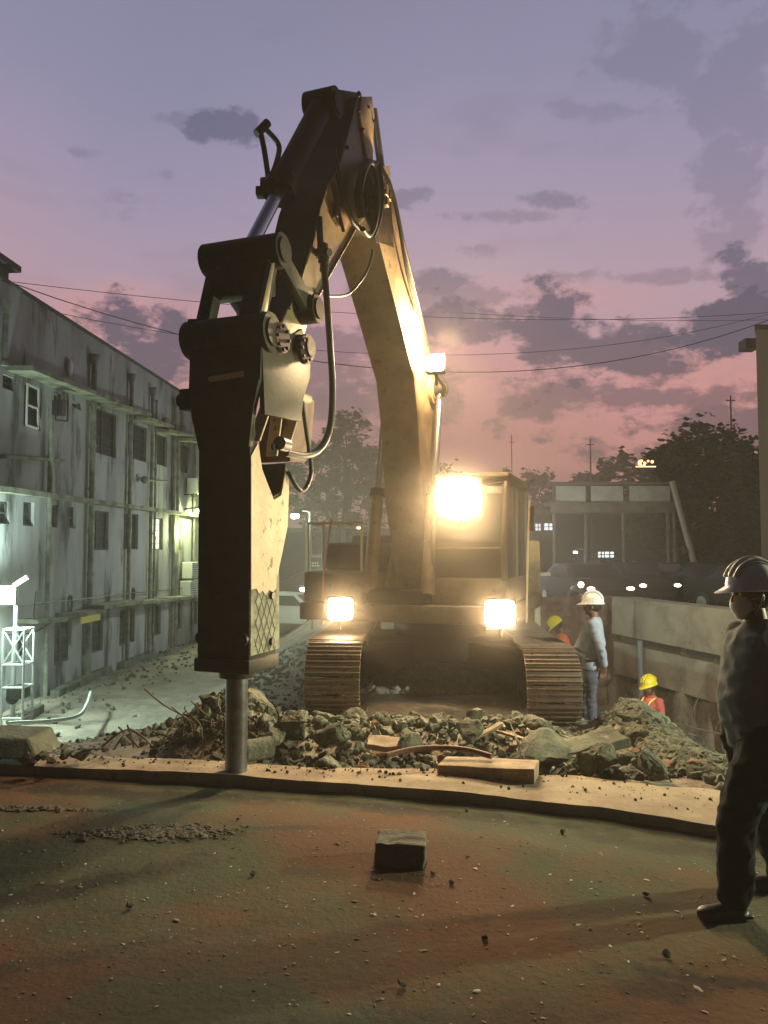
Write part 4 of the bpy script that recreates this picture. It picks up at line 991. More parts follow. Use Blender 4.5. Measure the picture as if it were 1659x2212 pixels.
# pivot hub with fan of hoses
pv = SZ(795, 430, .28)
pin('stick_pin', 2.62, 5.42, -.34, .34, .12, dky, st)
# clevis cheeks of the boom nose either side of the stick
for a in (-.25, .215):
    slab('nose_cheek', [(2.05, 5.95), (2.35, 6.0), (2.72, 5.85), (2.85, 5.5), (2.75, 5.2), (2.45, 5.05), (1.9, 5.2)], a, a+.035, dky, bo, bev=.006)
bm = bmesh.new()
for k in range(5):
    sd_ = .27+.035*k; w = 26-3.5*k
    loop = [(790-w*.5, 470), (786-w*.62, 420), (792-w*.4, 372), (800+w*.1, 350), (808+w*.25, 372), (812+w*.3, 430), (808+w*.2, 480), (798, 508), (788-w*.3, 495)]
    tube(bm, [L(sd_, *SZ(X, Y, sd_)) for X, Y in loop], .026, 8, 5)
tube(bm, [L(.35, *SZ(806, 358, .35)), L(.36, *SZ(816, 352, .36)), L(.37, *SZ(822, 380, .37)), L(.37, *SZ(826, 420, .37)), L(.34, *SZ(820, 470, .34)), L(.3, *SZ(806, 512, .3))], .026, 8, 5)
link('hose_loop', fin_(bm), rubber, st, smooth=60)
bm = bmesh.new()
for X, Y, r in ((826, 400, .05), (829, 412, .06), (838, 425, .045), (822, 388, .045), (832, 436, .05), (846, 420, .03)):
    c = L(.28, *SZ(X, Y, .28)); box(bm, c, (r*1.6, r*1.6, r*2.2), Matrix((SD, -FW, Vector((0, 0, 1)))).transposed(), .01)
link('valve_block', fin_(bm), mat('greasy_valve', (.12, .09, .05), .4, .4, var=(.3, .2, .1), vscale=14), bo)
# stick cylinder (behind, from the boom top to the stick's rear lug)
a = L(.0, *SZ(806, 235, 0)); b_ = L(0, 1.2, 5.4); 
r_ = rodp('stick_cylinder', b_, b_.lerp(a, .62), .10, yel); rodp('rod', b_.lerp(a, .62), a, .05, chrome, r_)

# ---- bucket cylinder
ca_ = L(0, *SZ(697, 228, 0)); pinsz = (4.84, 4.02); cb_ = L(0, *pinsz); gl = L(0, *SZ(601, 409, 0)); gl2 = ca_+(cb_-ca_)*((gl-ca_).dot(cb_-ca_)/(cb_-ca_).length_squared)
bcy = rodp('bucket_cylinder', ca_, gl2, .115, dky, seg=28); rodp('rod', gl2, cb_, .058, chrome, bcy, 28)
pin('base_eye', *SZ(697, 228, 0), -.16, .16, .15, dky, bcy)
ax = (cb_-ca_).normalized()
bm = bmesh.new(); cyl(bm, gl2-ax*.10, gl2+ax*.03, .145, seg=28)
for k in range(8):
    a = 2*pi*k/8; s_ = SD*cos(a)+ax.cross(SD)*sin(a); cyl(bm, gl2+s_*.12, gl2+s_*.12+ax*.055, .02, seg=8)
box(bm, gl2-ax*.14-SD*.14, (.12, .12, .10), Matrix((SD, -FW, Vector((0, 0, 1)))).transposed(), .01)
box(bm, gl2+SD*-.17-ax*.02, (.1, .1, .08), None, .01)
link('gland', fin_(bm), dky, bcy, smooth=35)
bm = bmesh.new()
q = [P(580, 392, 6.28), P(577, 365, 6.28), P(570, 320, 6.27), P(562, 282, 6.25), P(566, 272, 6.3), P(580, 285, 6.38), P(599, 307, 6.5), P(603, 325, 6.5), P(596, 355, 6.42), P(585, 385, 6.35), P(588, 400, 6.35)]
tube(bm, q[:4], .024, 8, 4); tube(bm, q[4:], .024, 8, 5); cyl(bm, q[3]+Vector((-.03, 0, -.03)), q[4]+Vector((.05, 0, .03)), .038, seg=10)
sph(bm, P(651, 273, 6.9), .035, seg=8); cyl(bm, P(651, 273, 6.9), P(662, 285, 6.95), .02, seg=8)
link('port_tube', fin_(bm), blackm, bcy, smooth=50)
# ---- linkage
tp = (SZ(662, 675, .25)[0], SZ(662, 675, .25)[1]+.02)
pin('link_pin', *pinsz, -.35, .34, .135, dky, ex)
for a in (-.34, .245):
    bm = bmesh.new(); u = L(a, *pinsz); v = L(a, *tp); d = (v-u).normalized(); nn = d.cross(SD).normalized()
    prism(bm, [u+nn*.075-d*.02, u-nn*.075-d*.02, v-nn*.085, v+nn*.085], SD*.07, .01)
    o = link('side_link', fin_(bm), brk, ex, smooth=35)
pin('idler_pin', *tp, -.36, .36, .12, dky, ex)
low = (5.03, 3.36)
# H link: a plate with an opening, between cylinder pin and breaker rear pin
bm = bmesh.new()
def hl(u, side):                   # u: 0 top..1 bottom
    return L(side, pinsz[0]+(low[0]-pinsz[0])*u, pinsz[1]+(low[1]-pinsz[1])*u)
out_ = [(0, -.30), (0, .29), (.3, .27), (.6, .24), (1, .26), (1, -.30), (.5, -.27)]
def bar(p, q, w, th=.13):
    a, b_ = hl(*p), hl(*q); d = (b_-a); box(bm, (a+b_)/2, (w, d.length+.02, th), Matrix((d.cross(FW).normalized(), d.normalized(), FW)).transposed() if False else d.to_track_quat('Y', 'Z').to_matrix(), .012)
bar((.05, -.235), (1, -.25), .10); bar((.05, .19), (1, .16), .18)
a, b_ = hl(.17, -.26), hl(.17, .26); box(bm, (a+b_)/2+Vector((0, 0, -.09)), ((b_-a).length, .14, .30), Matrix((SD, -FW, Vector((0, 0, 1)))).transposed(), .02)
a, b_ = hl(.2, -.22), hl(.52, -.05); box(bm, (a+b_)/2, (.16, .12, .22), Matrix((SD, -FW, Vector((0, 0, 1)))).transposed(), .02)
link('tipping_link', fin_(bm), dky, ex, smooth=35)
slab('link_rib', [(pinsz[0]+.08, pinsz[1]-.12), (pinsz[0]+.14, pinsz[1]-.15), (low[0]+.10, low[1]+.1), (low[0]+.02, low[1]+.1)], .27, .31, yel, bev=.006)

# ---- breaker
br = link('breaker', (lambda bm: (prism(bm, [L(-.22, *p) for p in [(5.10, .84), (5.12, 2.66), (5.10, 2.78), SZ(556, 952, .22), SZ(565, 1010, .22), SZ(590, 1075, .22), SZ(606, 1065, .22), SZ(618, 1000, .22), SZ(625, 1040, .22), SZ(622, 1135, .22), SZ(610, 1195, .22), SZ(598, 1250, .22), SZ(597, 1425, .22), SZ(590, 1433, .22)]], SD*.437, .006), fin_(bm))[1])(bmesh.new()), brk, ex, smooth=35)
br['label'] = 'hydraulic breaker in a dark boxy housing'
# right hand side skin painted in its lamp-lit tone down to the shadow's edge
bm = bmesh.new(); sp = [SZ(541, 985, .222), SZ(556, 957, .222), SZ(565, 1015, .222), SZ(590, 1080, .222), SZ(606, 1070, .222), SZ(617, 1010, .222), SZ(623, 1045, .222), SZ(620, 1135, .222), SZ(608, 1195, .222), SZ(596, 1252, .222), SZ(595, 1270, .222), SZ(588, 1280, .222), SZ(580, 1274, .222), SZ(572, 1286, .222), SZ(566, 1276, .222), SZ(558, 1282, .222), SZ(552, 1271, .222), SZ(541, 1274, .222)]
prism(bm, [L(.219, *p) for p in sp], SD*.010, 0); o = link('side_skin', fin_(bm), side_m, br); o['label'] = 'peach side skin with lamp light put into its colour'
# diamond mesh cast on the bottom of the side
bm = bmesh.new()
fl_, rr_, zb, ztp = 5.02, 4.72, .93, 1.62
for k in range(-5, 9):
    for sg in (-1, 1):
        pts = []
        for j in range(0, 25):
            z = zb+(ztp-zb)*j/24; s = 4.72+((k*.085+sg*(z-zb)*.55) % .68 if False else (k*.085+sg*(z-zb)*.55))
            if 4.70 < s < 5.04: pts.append(L(.221, s, z))
        if len(pts) > 1: tube(bm, [pts[0], pts[-1]], .005, 5, 1)
link('mesh_pattern', fin_(bm), mat('worn_mesh', (.12, .115, .085), .85), br)
slab('lower_skin', [(5.09, .93), (5.09, 1.66), (4.66, 1.66), (4.64, .93)], .2185, .2225, mat('greenish_shaded_skin', (.33, .33, .26), .8, var=(.14, .13, .10), vscale=9, bump=.4, bscale=20), br, bev=0)  # shadowed lower side, its dim greenish shade put into the colour
# base collar and bolts
rbox('lower_collar', -.235, .235, 4.66, 5.13, .80, .90, brk, br, .015)
bm = bmesh.new()
for sd_ in (-.17, .17): cyl(bm, L(sd_, 5.11, 1.05), L(sd_, 5.135, 1.05), .05, seg=12)
for z in (1.0, 1.35, 2.5): cyl(bm, L(.225, 4.78, z), L(.245, 4.78, z), .03, seg=10)
link('bolt', fin_(bm), blackm, br, smooth=35)
bm = bmesh.new(); c = L(-.0, 5.122, 1.28); box(bm, c, (.12, .01, .16), Matrix((SD, -FW, Vector((0, 0, 1)))).transposed(), .004); link('inspection_plate', fin_(bm), blackm, br)
bm = bmesh.new(); cx_, cs_ = .0, 4.90
cyl(bm, L(cx_, cs_, .02), L(cx_, cs_, .84), .083, seg=36); link('chisel', fin_(bm), mat('chisel_steel', (.26, .27, .30), .33, .85, var=(.16, .15, .15), vscale=7, bump=.15), br, smooth=40)
bm = bmesh.new(); cyl(bm, L(cx_, cs_, .74), L(cx_, cs_, .86), .135, .15, seg=30); link('bushing', fin_(bm), blackm, br, smooth=40)
# upper bracket: front plate flaring wider, side plates, rollers
bm = bmesh.new(); fp = [(-.22, 2.45), (.22, 2.45), (.235, 2.75), (.30, 2.95), (.31, 3.25), (-.31, 3.30), (-.31, 2.93), (-.285, 2.72)]
prism(bm, [L(a, 5.07, z) for a, z in fp], FW*.055, .01)
k_ = link('bracket', fin_(bm), brk, br, smooth=35); 
for a in (-.31, .275):
    slab('cheek_plate', [(5.07, 2.7), (5.12, 3.3), (5.16, 3.45), (5.0, 3.5), (4.87, 3.4), (4.60, 3.42), (4.45, 3.52), (4.28, 3.42), (4.28, 3.15), (4.42, 2.95), (4.45, 2.75)], a, a+.035, brk, br, bev=.006)
pin('bracket_pin', 5.03, 3.32, -.37, .35, .15, brk, br)
pin('bracket_pin', 4.43, 3.36, -.36, .37, .11, dky, br)
for X, Y in ((603, 731), (654, 757)):
    bm = bmesh.new(); sd_ = .34; c = L(sd_, *SZ(X, Y, sd_))
    cyl(bm, c, c+SD*.035, .115, seg=26)
    for q in range(8): a = 2*pi*q/8; cyl(bm, c+(FW*cos(a)+Vector((0, 0, sin(a))))*.09, c+(FW*cos(a)+Vector((0, 0, sin(a))))*.09+SD*.05, .014, seg=8)
    link('pin_cap', fin_(bm), mat('wet_dark_steel', (.05, .045, .035), .22, .6), br, smooth=35)
bm = bmesh.new(); cyl(bm, L(-.33, 5.02, 2.86), L(-.46, 5.02, 2.86), .055, seg=12); box(bm, L(-.39, 5.0, 2.86), (.10, .14, .17), Matrix((SD, -FW, Vector((0, 0, 1)))).transposed(), .015); link('side_valve', fin_(bm), dky, br, smooth=35)
# top flange running back on the right hand side and gussets under it
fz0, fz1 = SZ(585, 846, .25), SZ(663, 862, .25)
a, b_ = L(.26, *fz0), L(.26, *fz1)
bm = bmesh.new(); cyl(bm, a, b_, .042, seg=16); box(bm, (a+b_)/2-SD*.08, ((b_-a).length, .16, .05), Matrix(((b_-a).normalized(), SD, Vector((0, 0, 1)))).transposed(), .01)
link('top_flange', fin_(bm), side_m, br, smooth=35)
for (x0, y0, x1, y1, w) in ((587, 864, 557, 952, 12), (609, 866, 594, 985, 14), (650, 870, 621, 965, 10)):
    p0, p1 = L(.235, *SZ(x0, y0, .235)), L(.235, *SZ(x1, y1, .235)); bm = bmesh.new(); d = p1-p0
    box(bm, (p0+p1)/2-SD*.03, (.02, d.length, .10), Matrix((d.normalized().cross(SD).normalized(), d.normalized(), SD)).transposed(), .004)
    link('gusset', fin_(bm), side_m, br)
bm = bmesh.new(); prism(bm, [L(-.14, *SZ(x, y, -.14)) for x, y in ((560, 850), (560, 960), (562, 1000), (600, 1000), (610, 985), (620, 870))], SD*.28, .01); link('breaker_core', fin_(bm), mat('rusty_core', (.13, .075, .05), .8, var=(.08, .05, .035), vscale=7), br)
slab('rear_cheek', [SZ(588, 763, .27), SZ(603, 757, .27), SZ(641, 800, .27), SZ(640, 850, .27), SZ(588, 838, .27)], .245, .27, mat('olive_plate', (.22, .20, .13), .7, var=(.12, .10, .07), vscale=8), br, bev=.005)
c = L(.27, *SZ(606, 958, .27)); bm = bmesh.new(); cyl(bm, c-FW*.1, c+FW*.02, .055, seg=14); link('hose_fitting', fin_(bm), blackm, br, smooth=35)
bm = bmesh.new(); a = L(-.12, 5.135, 2.98); b_ = L(.17, 5.135, 3.0); cyl(bm, a, b_, .022, seg=10); link('grab_bar', fin_(bm), side_m, br, smooth=35)
# ---- hoses
hs_ = [[(690, 470, .26), (692, 520, .27), (698, 560, .28), (704, 620, .30), (709, 690, .32), (714, 760, .33), (718, 830, .33), (716, 900, .33), (706, 945, .32), (685, 975, .30), (655, 985, .28), (618, 978, .25)],
       [(652, 860, .27), (660, 920, .28), (668, 975, .29), (672, 1020, .3), (662, 1052, .3), (650, 1060, .29), (636, 1045, .28), (622, 1018, .24)],
       [(805, 540, .24), (795, 580, .24), (775, 612, .2), (750, 636, .1), (715, 640, .24), (700, 636, .27)]]
for k, h_ in enumerate(hs_):
    bm = bmesh.new(); tube(bm, [L(c, *SZ(a, b, c)) for a, b, c in h_], (.030, .018, .014)[k], 10, 6); o = link('hose', fin_(bm), rubber, ex, smooth=60)
bm = bmesh.new()
for X, Y, r in ((697, 535, .05), (697, 548, .065), (699, 562, .05), (700, 580, .04)):
    c = L(.28, *SZ(X, Y, .28)); cyl(bm, c-Vector((0, 0, .03)), c+Vector((0, 0, .03)), r, seg=10)
cyl(bm, L(.2, *SZ(682, 545, .2)), L(.36, *SZ(712, 545, .36)), .035, seg=10)
link('stop_valve', fin_(bm), blackm, ex, smooth=35)
# ---- work lights
def work_light(p, w, h, kind, mult=1, aim=(0, 2.5, .3), label=None, spots=1):
    f = (Vector(aim)-p).normalized(); x = f.cross(Vector((0, 0, 1))).normalized(); up = x.cross(f)
    R3 = Matrix((x, f, up)).transposed(); bm = bmesh.new()
    box(bm, p+f*-.06, (w+.01, .10, h+.01), R3, .012); cyl(bm, p-f*.1-up*(h*.5), p-f*.1-up*(h*.5+.14), .02, seg=8)
    for s_ in (-1, 1): box(bm, p+f*.004+x*s_*(w/2+.006), (.01, .03, h+.02), R3, .004)
    for s_ in (-1, 1): box(bm, p+f*.004+up*s_*(h/2+.006), (w+.02, .03, .01), R3, .004)
    o = link('work_light', fin_(bm), blackm, ex); 
    if label: o['label'] = label
    bm = bmesh.new(); rr_ = min(w, h)*.22; op = []
    for k in range(32):
        a = 2*pi*k/32; q = 5 if kind != 'cab' else 3.2; ca_2, sa_2 = cos(a), sin(a); rad = (abs(ca_2)**q+abs(sa_2)**q)**(-1/q)
        op.append(p+f*.002+x*(ca_2*rad*w/2*.995)+up*(sa_2*rad*h/2*.995))
    prism(bm, op, f*.03, .008); link('lens', fin_(bm), lensw, o)
    lamp(kind, p+f*.10, aim=p+f*3, parent=o, size=max(w, h)*.3, angle=128 if kind == 'cab' else 104, mult=mult, blend=.5)
work_light(P(735, 1315, 8.95), .30, .27, 'body', label='left body lamp')
work_light(P(1080, 1325, 8.5), .34, .31, 'body', 1.8, label='right body lamp')
work_light(P(990, 1075, 8.75), .54, .50, 'cab', label='large lamp on the cab front')
# lamp on the boom hub, turned up toward the beam's side
p = P(940, 785, 8.95); work_light(p, .22, .21, 'boom', .25, aim=p+Vector((-.55, -2.2, .25)), label='small lamp on the boom')
lamp('boom', p+Vector((.16, .0, .26)), parent=ex, size=.08, mult=1)
rodp('lamp_bracket', L(.46, hub[0], hub[1]), p+Vector((0, .1, -.1)), .025, blackm)

# ================================================================== PEOPLE
def cap_(bm, a, ra, b, rb, seg=14):
    a = Vector(a); b = Vector(b); cyl(bm, a, b, ra, rb, seg=seg); sph(bm, a, ra, seg=seg); sph(bm, b, rb, seg=seg)
def chain(bm, pts):
    for (a, ra), (b, rb) in zip(pts, pts[1:]): cap_(bm, a, ra, b, rb)
def loft(bm, rings, seg=28):
    """rings: (centre, rx, ry) closed tube of ellipses"""
    rs = []
    for c, rx, ry in rings:
        rs.append([bm.verts.new((c[0]+rx*cos(2*pi*k/seg), c[1]+ry*sin(2*pi*k/seg), c[2])) for k in range(seg)])
    for a, b in zip(rs, rs[1:]):
        for k in range(seg): bm.faces.new((a[k], a[(k+1) % seg], b[(k+1) % seg], b[k]))
    bm.faces.new(rs[0][::-1]); bm.faces.new(rs[-1])
def solid(bm, vox, sm=4, wr=0, wsc=14, seed=0):
    me = modmesh(bm, [('REMESH', dict(mode='VOXEL', voxel_size=vox)), ('SMOOTH', dict(factor=.5, iterations=sm))])
    if wr:
        me.calc_loop_triangles() if False else None
        ns = [v.normal.copy() for v in me.vertices]
        for v, n in zip(me.vertices, ns):
            p = v.co; w = noise.noise(Vector((p.x*wsc, p.y*wsc, p.z*wsc*.55+seed)))+.6*(1-abs(noise.noise(Vector((p.x*wsc*.8+seed, p.y*wsc*.8, p.z*wsc*1.3))))*3)
            v.co = p+n*wr*w
    return me
skin = mat('brown_skin', (.20, .105, .065), .55, bump=.15, bscale=60, bdist=.002)
hairm = mat('black_hair', (.012, .010, .009), .6, bump=.5, bscale=90, bdist=.004)
white = mat('white_helmet_shell', (.72, .72, .70), .35, var=(.55, .54, .5), vscale=9)
ylw = mat('yellow_helmet_shell', (.85, .72, .03), .35)
maskm = mat('white_face_mask', (.62, .60, .54), .8, bump=.3, bscale=50, bdist=.003)
shoe = mat('black_boot', (.018, .016, .015), .5)
def person(loc, H, yaw, shirt, trous, helmet, label, arms, legs, vox=.014, lean=0, head_pitch=0, head_yaw=0, belly=.0, mask=False, vest=None, long_sleeve=True, belt=True, stripe=False, lower=True, leg_w=1.0):
    """local frame: facing -x, height 1.72 before scaling; arms: shoulder-relative joints; legs: hip-relative joints"""
    r = thing('person', loc, label, 'person')
    sc = H/1.76
    def T(me):
        me.transform(Matrix.Translation(Vector(loc)) @ Matrix.Rotation(yaw, 4, 'Z') @ Matrix.Scale(sc, 4)); return me
    def LN(p): p = Vector(p); z = p.z-.95; return Vector((p.x-lean*max(0, z), p.y, p.z))
    hc = LN((-.015, 0, 1.60)); HR = Matrix.Rotation(head_yaw, 3, 'Z') @ Matrix.Rotation(-head_pitch, 3, 'Y')
    def Hh(p): return HR @ Vector(p)+hc
    bm = bmesh.new()
    # head: skull, jaw, nose, brow, ears, lips, neck
    sph(bm, Hh((.012, 0, .035)), .098, (1, .80, 1.0), 20, HR); sph(bm, Hh((-.018, 0, -.045)), .075, (1, .80, .98), 18, HR)
    sph(bm, Hh((-.062, 0, -.085)), .030, (1, 1.0, .8), 12, HR); cap_(bm, Hh((-.088, 0, .02)), .010, Hh((-.108, 0, -.022)), .015, 10)
    sph(bm, Hh((-.078, 0, .036)), .024, (.8, 2.0, .5), 12, HR); sph(bm, Hh((-.088, 0, -.052)), .013, (1, 1.7, .55), 10, HR)
    for s in (-1, 1): sph(bm, Hh((.005, s*.080, -.005)), .024, (.75, .45, 1.25), 10, HR)
    for s in (-1, 1): sph(bm, Hh((-.076, s*.031, .012)), .013, (1, 1.1, .8), 10, HR)
    cap_(bm, Hh((.012, 0, -.07)), .056, LN((.02, 0, 1.40)), .062)
    loft(bm, [(LN((.01, 0, z)), rx*.86, ry*.86) for z, rx, ry in ((.82, .10, .15), (.95, .11, .16), (1.1, .105+belly*.5, .145), (1.28, .115, .17), (1.40, .09, .15), (1.45, .05, .07))])
    for s, A in zip((-1, 1), arms):                      # -1 the left arm (towards the viewer's right hand side when facing -x)
        sh = LN((.02, s*.175, 1.385)); e = sh+Vector(A[0]); w = e+Vector(A[1]); hd = Vector(A[2]).normalized()
        chain(bm, [(sh, .052), (e, .034), (e.lerp(w, .35), .034), (w, .024)])
        # hand: palm and five bent fingers
        sd_ = Vector(A[3]).normalized() if len(A) > 3 else Vector((0, 1, 0)); sd_ = (sd_-hd*sd_.dot(hd)).normalized(); pn = hd.cross(sd_)*(-s)
        for k in range(4): cap_(bm, w+hd*.015+sd_*(k-1.5)*.016, .016, w+hd*.088+sd_*(k-1.5)*.020, .0125, 8)
        for k, (l1, l2) in enumerate(((.036, .034), (.042, .040), (.038, .036), (.028, .028))):
            b0 = w+hd*.092+sd_*(k-1.5)*.0205; b1 = b0+(hd+pn*.25).normalized()*l1; b2 = b1+(hd*.75+pn*.75).normalized()*l2*.7; b3 = b2+(hd*.3+pn).normalized()*l2*.5
            chain(bm, [(b0, .0095), (b1, .0088), (b2, .0082), (b3, .0072)])
        t0 = w+hd*.03-sd_*.026; t1 = t0+(hd*.6-sd_*.8+pn*.3).normalized()*.04; t2 = t1+(hd*.9-sd_*.25+pn*.4).normalized()*.032
        chain(bm, [(t0, .014), (t1, .0115), (t2, .009)])
    for s, G in zip((-1, 1), legs):
        hp = Vector((.01, s*.09, .90)); k = hp+Vector(G[0]); a = k+Vector(G[1])
        chain(bm, [(hp, .075), (k, .048), (k.lerp(a, .3), .05), (a, .034)])
    body = link('body', T(solid(bm, min(vox, .0085), 2)), skin, r, smooth=180)
    # shirt
    bm = bmesh.new()
    loft(bm, [(LN((cx, 0, z)), rx, ry) for z, cx, rx, ry in ((.80, .0, .128, .178), (.86, .0, .132, .18), (.98, -.01-belly*.5, .125+belly*.6, .172), (1.08, -.01-belly*.8, .125+belly, .170), (1.2, -.005-belly*.3, .130+belly*.4, .178), (1.32, .0, .128, .192), (1.39, .012, .105, .180), (1.43, .02, .078, .12), (1.465, .018, .060, .068))])
    for s, A in zip((-1, 1), arms):
        sh = LN((.02, s*.165, 1.375)); e = sh+Vector(A[0]); w = e+Vector(A[1])
        if long_sleeve: chain(bm, [(sh, .074), (sh.lerp(e, .5), .062), (e, .057), (e.lerp(w, .5), .052), (e.lerp(w, .93), .043)])
        else: chain(bm, [(sh, .076), (sh.lerp(e, .8), .062)])
    cap_(bm, LN((.03, -.045, 1.462)), .02, LN((.03, .045, 1.462)), .02); cap_(bm, LN((-.03, -.04, 1.44)), .016, LN((.03, -.05, 1.46)), .018); cap_(bm, LN((-.03, .04, 1.44)), .016, LN((.03, .05, 1.46)), .018)
    link('shirt', T(solid(bm, vox, 2, .011, 10, loc[0])), shirt, r, smooth=180)
    if vest is not None:
        bm = bmesh.new(); loft(bm, [(LN((cx, 0, z)), rx, ry) for z, cx, rx, ry in ((.86, .0, .142, .19), (1.08, -.01, .140, .183), (1.3, .0, .142, .185), (1.38, .012, .122, .150), (1.43, .02, .10, .11))])
        link('vest', T(solid(bm, vox, 2, .003, 10)), vest, r, smooth=180)
        bm = bmesh.new()
        for s in (-1, 1): tube(bm, [LN((-.155, s*.075, .9)), LN((-.158, s*.075, 1.2)), LN((-.135, s*.085, 1.34)), LN((-.04, s*.10, 1.415)), LN((.05, s*.10, 1.41)), LN((.14, s*.08, 1.3)), LN((.152, s*.07, .9))], .016, 8)
        pts = [LN((.150*cos(a), .197*sin(a), 1.02)) for a in [2*pi*k/24 for k in range(25)]]; tube(bm, pts, .016, 8, 1)
        link('reflective_band', T(fin_(bm)), mat('yellow_band', (.75, .80, .25), .4), r, smooth=60)
    # trousers and boots
    if lower:
        bm = bmesh.new(); loft(bm, [((.005, 0, z), rx, ry) for z, rx, ry in ((.78, .115, .165), (.86, .122, .170), (.95, .118, .160))])
        for s, G in zip((-1, 1), legs):
            hp = Vector((.01, s*.088, .86)); k = hp+Vector(G[0])+Vector((0, 0, .04)); a = k+Vector(G[1])
            chain(bm, [(p_, r_*leg_w) for p_, r_ in [(hp, .094), (hp.lerp(k, .5), .086), (k, .066), (k.lerp(a, .5), .060), (k.lerp(a, .97), .056)]])
        link('trousers', T(solid(bm, vox, 1, .014, 11, 4)), trous, r, smooth=180)
        for s, G in zip((-1, 1), legs):
            a = Vector((.01, s*.09, .90))+Vector(G[0])+Vector(G[1]); z = a.z; bm = bmesh.new()
            cap_(bm, a+Vector((.01, 0, -.01)), .045, a+Vector((.015, 0, -.05)), .048); cap_(bm, a+Vector((.03, 0, -.055)), .036, a+Vector((-.14, s*.012, -.062)), .036); sph(bm, a+Vector((-.15, s*.014, -.06)), .044, (1.4, 1, .75), 14)
            box(bm, a+Vector((-.055, s*.008, -.085)), (.27, .085, .022), None, .008)
            link('boot', T(solid(bm, .008, 3)), shoe, r, smooth=180)
        if belt:
            bm = bmesh.new(); tube(bm, [Vector((.13*cos(a), .178*sin(a), .93)) for a in [2*pi*k/24 for k in range(25)]], .016, 8, 1); link('belt', T(fin_(bm)), shoe, r, smooth=60)
    # hair and helmet
    bm = bmesh.new(); sph(bm, Hh((.030, 0, .02)), .100, (.92, .82, .98), 20, HR); me = fin_(bm); link('hair', T(me), hairm, r, smooth=180)
    bm = bmesh.new(); seg = 36; rings = []
    for j in range(10):
        a = (pi/2)*j/9; zz = .145*sin(a); k = cos(a)
        rings.append([bm.verts.new(Hh((.008+.142*k*cos(2*pi*q/seg), .112*k*sin(2*pi*q/seg), .052+zz*(1+.04*(abs(sin(2*pi*q/seg)) < .16)))) if j < 9 else Hh((.008+.002*cos(2*pi*q/seg), .002*sin(2*pi*q/seg), .197))) for q in range(seg)])
    for a, b in zip(rings, rings[1:]):
        for q in range(seg): bm.faces.new((a[q], a[(q+1) % seg], b[(q+1) % seg], b[q]))
    bm.faces.new(rings[-1])
    brim = []
    for rr_, dz in ((1.0, 0), (1.07, -.012), (1.0, -.022), (.93, -.015)):
        ring = []
        for q in range(seg):
            a = 2*pi*q/seg; pk = max(0, -cos(a))**2.2*.062*(1 if rr_ > 1.01 else .15 if rr_ == 1.0 and dz < 0 else 0)
            ring.append(bm.verts.new(Hh((.008+.142*rr_*cos(a)-pk, .112*rr_*sin(a), .052+dz-pk*.38))))
        brim.append(ring)
    for a, b in zip(brim, brim[1:]):
        for q in range(seg): bm.faces.new((a[q], b[q], b[(q+1) % seg], a[(q+1) % seg]))
    for q in range(seg):
        pass
    bmesh.ops.remove_doubles(bm, verts=bm.verts, dist=.0005)
    for s in (-.045, 0, .045):
        tube(bm, [Hh((.008+.138*cos(a), s, .056+.150*sin(a)*(1-abs(s)*2.0)+.004)) for a in [pi*k/10 for k in range(1, 10)]], .009, 6, 2)
    link('helmet', T(fin_(bm)), helmet, r, smooth=60)
    bm = bmesh.new()
    for s in (-1, 1): tube(bm, [Hh((.0, s*.10, .05)), Hh((-.01, s*.086, -.03)), Hh((-.035, s*.045, -.105)), Hh((-.045, 0, -.118))], .005, 6, 3)
    link('chin_strap', T(fin_(bm)), blackm, r)
    # eyes
    for s in (-1, 1):
        bm = bmesh.new(); sph(bm, Hh((-.080, s*.031, .012)), .011, seg=10); link('eye', T(fin_(bm)), mat('eye_white', (.5, .48, .45), .3), r, smooth=180)
    if mask:
        bm = bmesh.new(); sph(bm, Hh((-.055, 0, -.045)), .062, (1.02, .98, 1.0), 18, HR); sph(bm, Hh((-.09, 0, -.02)), .026, (1, 1.1, 1.2), 12, HR)
        cap_(bm, Hh((-.06, .0, -.09)), .035, Hh((-.05, 0, -.02)), .05); o = link('face_mask', T(solid(bm, .007, 3)), maskm, r, smooth=180)
        bm = bmesh.new()
        for s in (-1, 1): tube(bm, [Hh((-.06, s*.056, -.02)), Hh((0, s*.085, -.0)), Hh((.02, s*.088, .0))], .003, 6, 3); tube(bm, [Hh((-.05, s*.055, -.075)), Hh((0, s*.075, -.045)), Hh((.02, s*.086, -.02))], .003, 6, 3)
        link('mask_strap', T(fin_(bm)), maskm, r)
    return r
gshirt = mat('grey_shirt', (.15, .16, .16), .9, spec=.1, var=(.12, .13, .13), vscale=6, bump=.3, bscale=35, bdist=.006)
bshirt = mat('pale_blue_shirt', (.33, .38, .46), .85, var=(.25, .29, .35), vscale=6, bump=.3, bscale=35, bdist=.006)
jeans = mat('black_trousers', (.012, .012, .015), .95, spec=.08, bump=.4, bscale=25, bdist=.01)
slacks = mat('grey_blue_trousers', (.06, .07, .095), .85, var=(.09, .10, .13), vscale=7, bump=.3, bscale=25, bdist=.01)
orange = mat('orange_shirt', (.85, .19, .08), .8, bump=.2, bscale=30, bdist=.006)
orv = mat('orange_vest', (.95, .20, .09), .7)
arm_dn = ((.03, -.04, -.29), (-.03, .0, -.25), (-.05, 0, -1), (1, 0, 0))
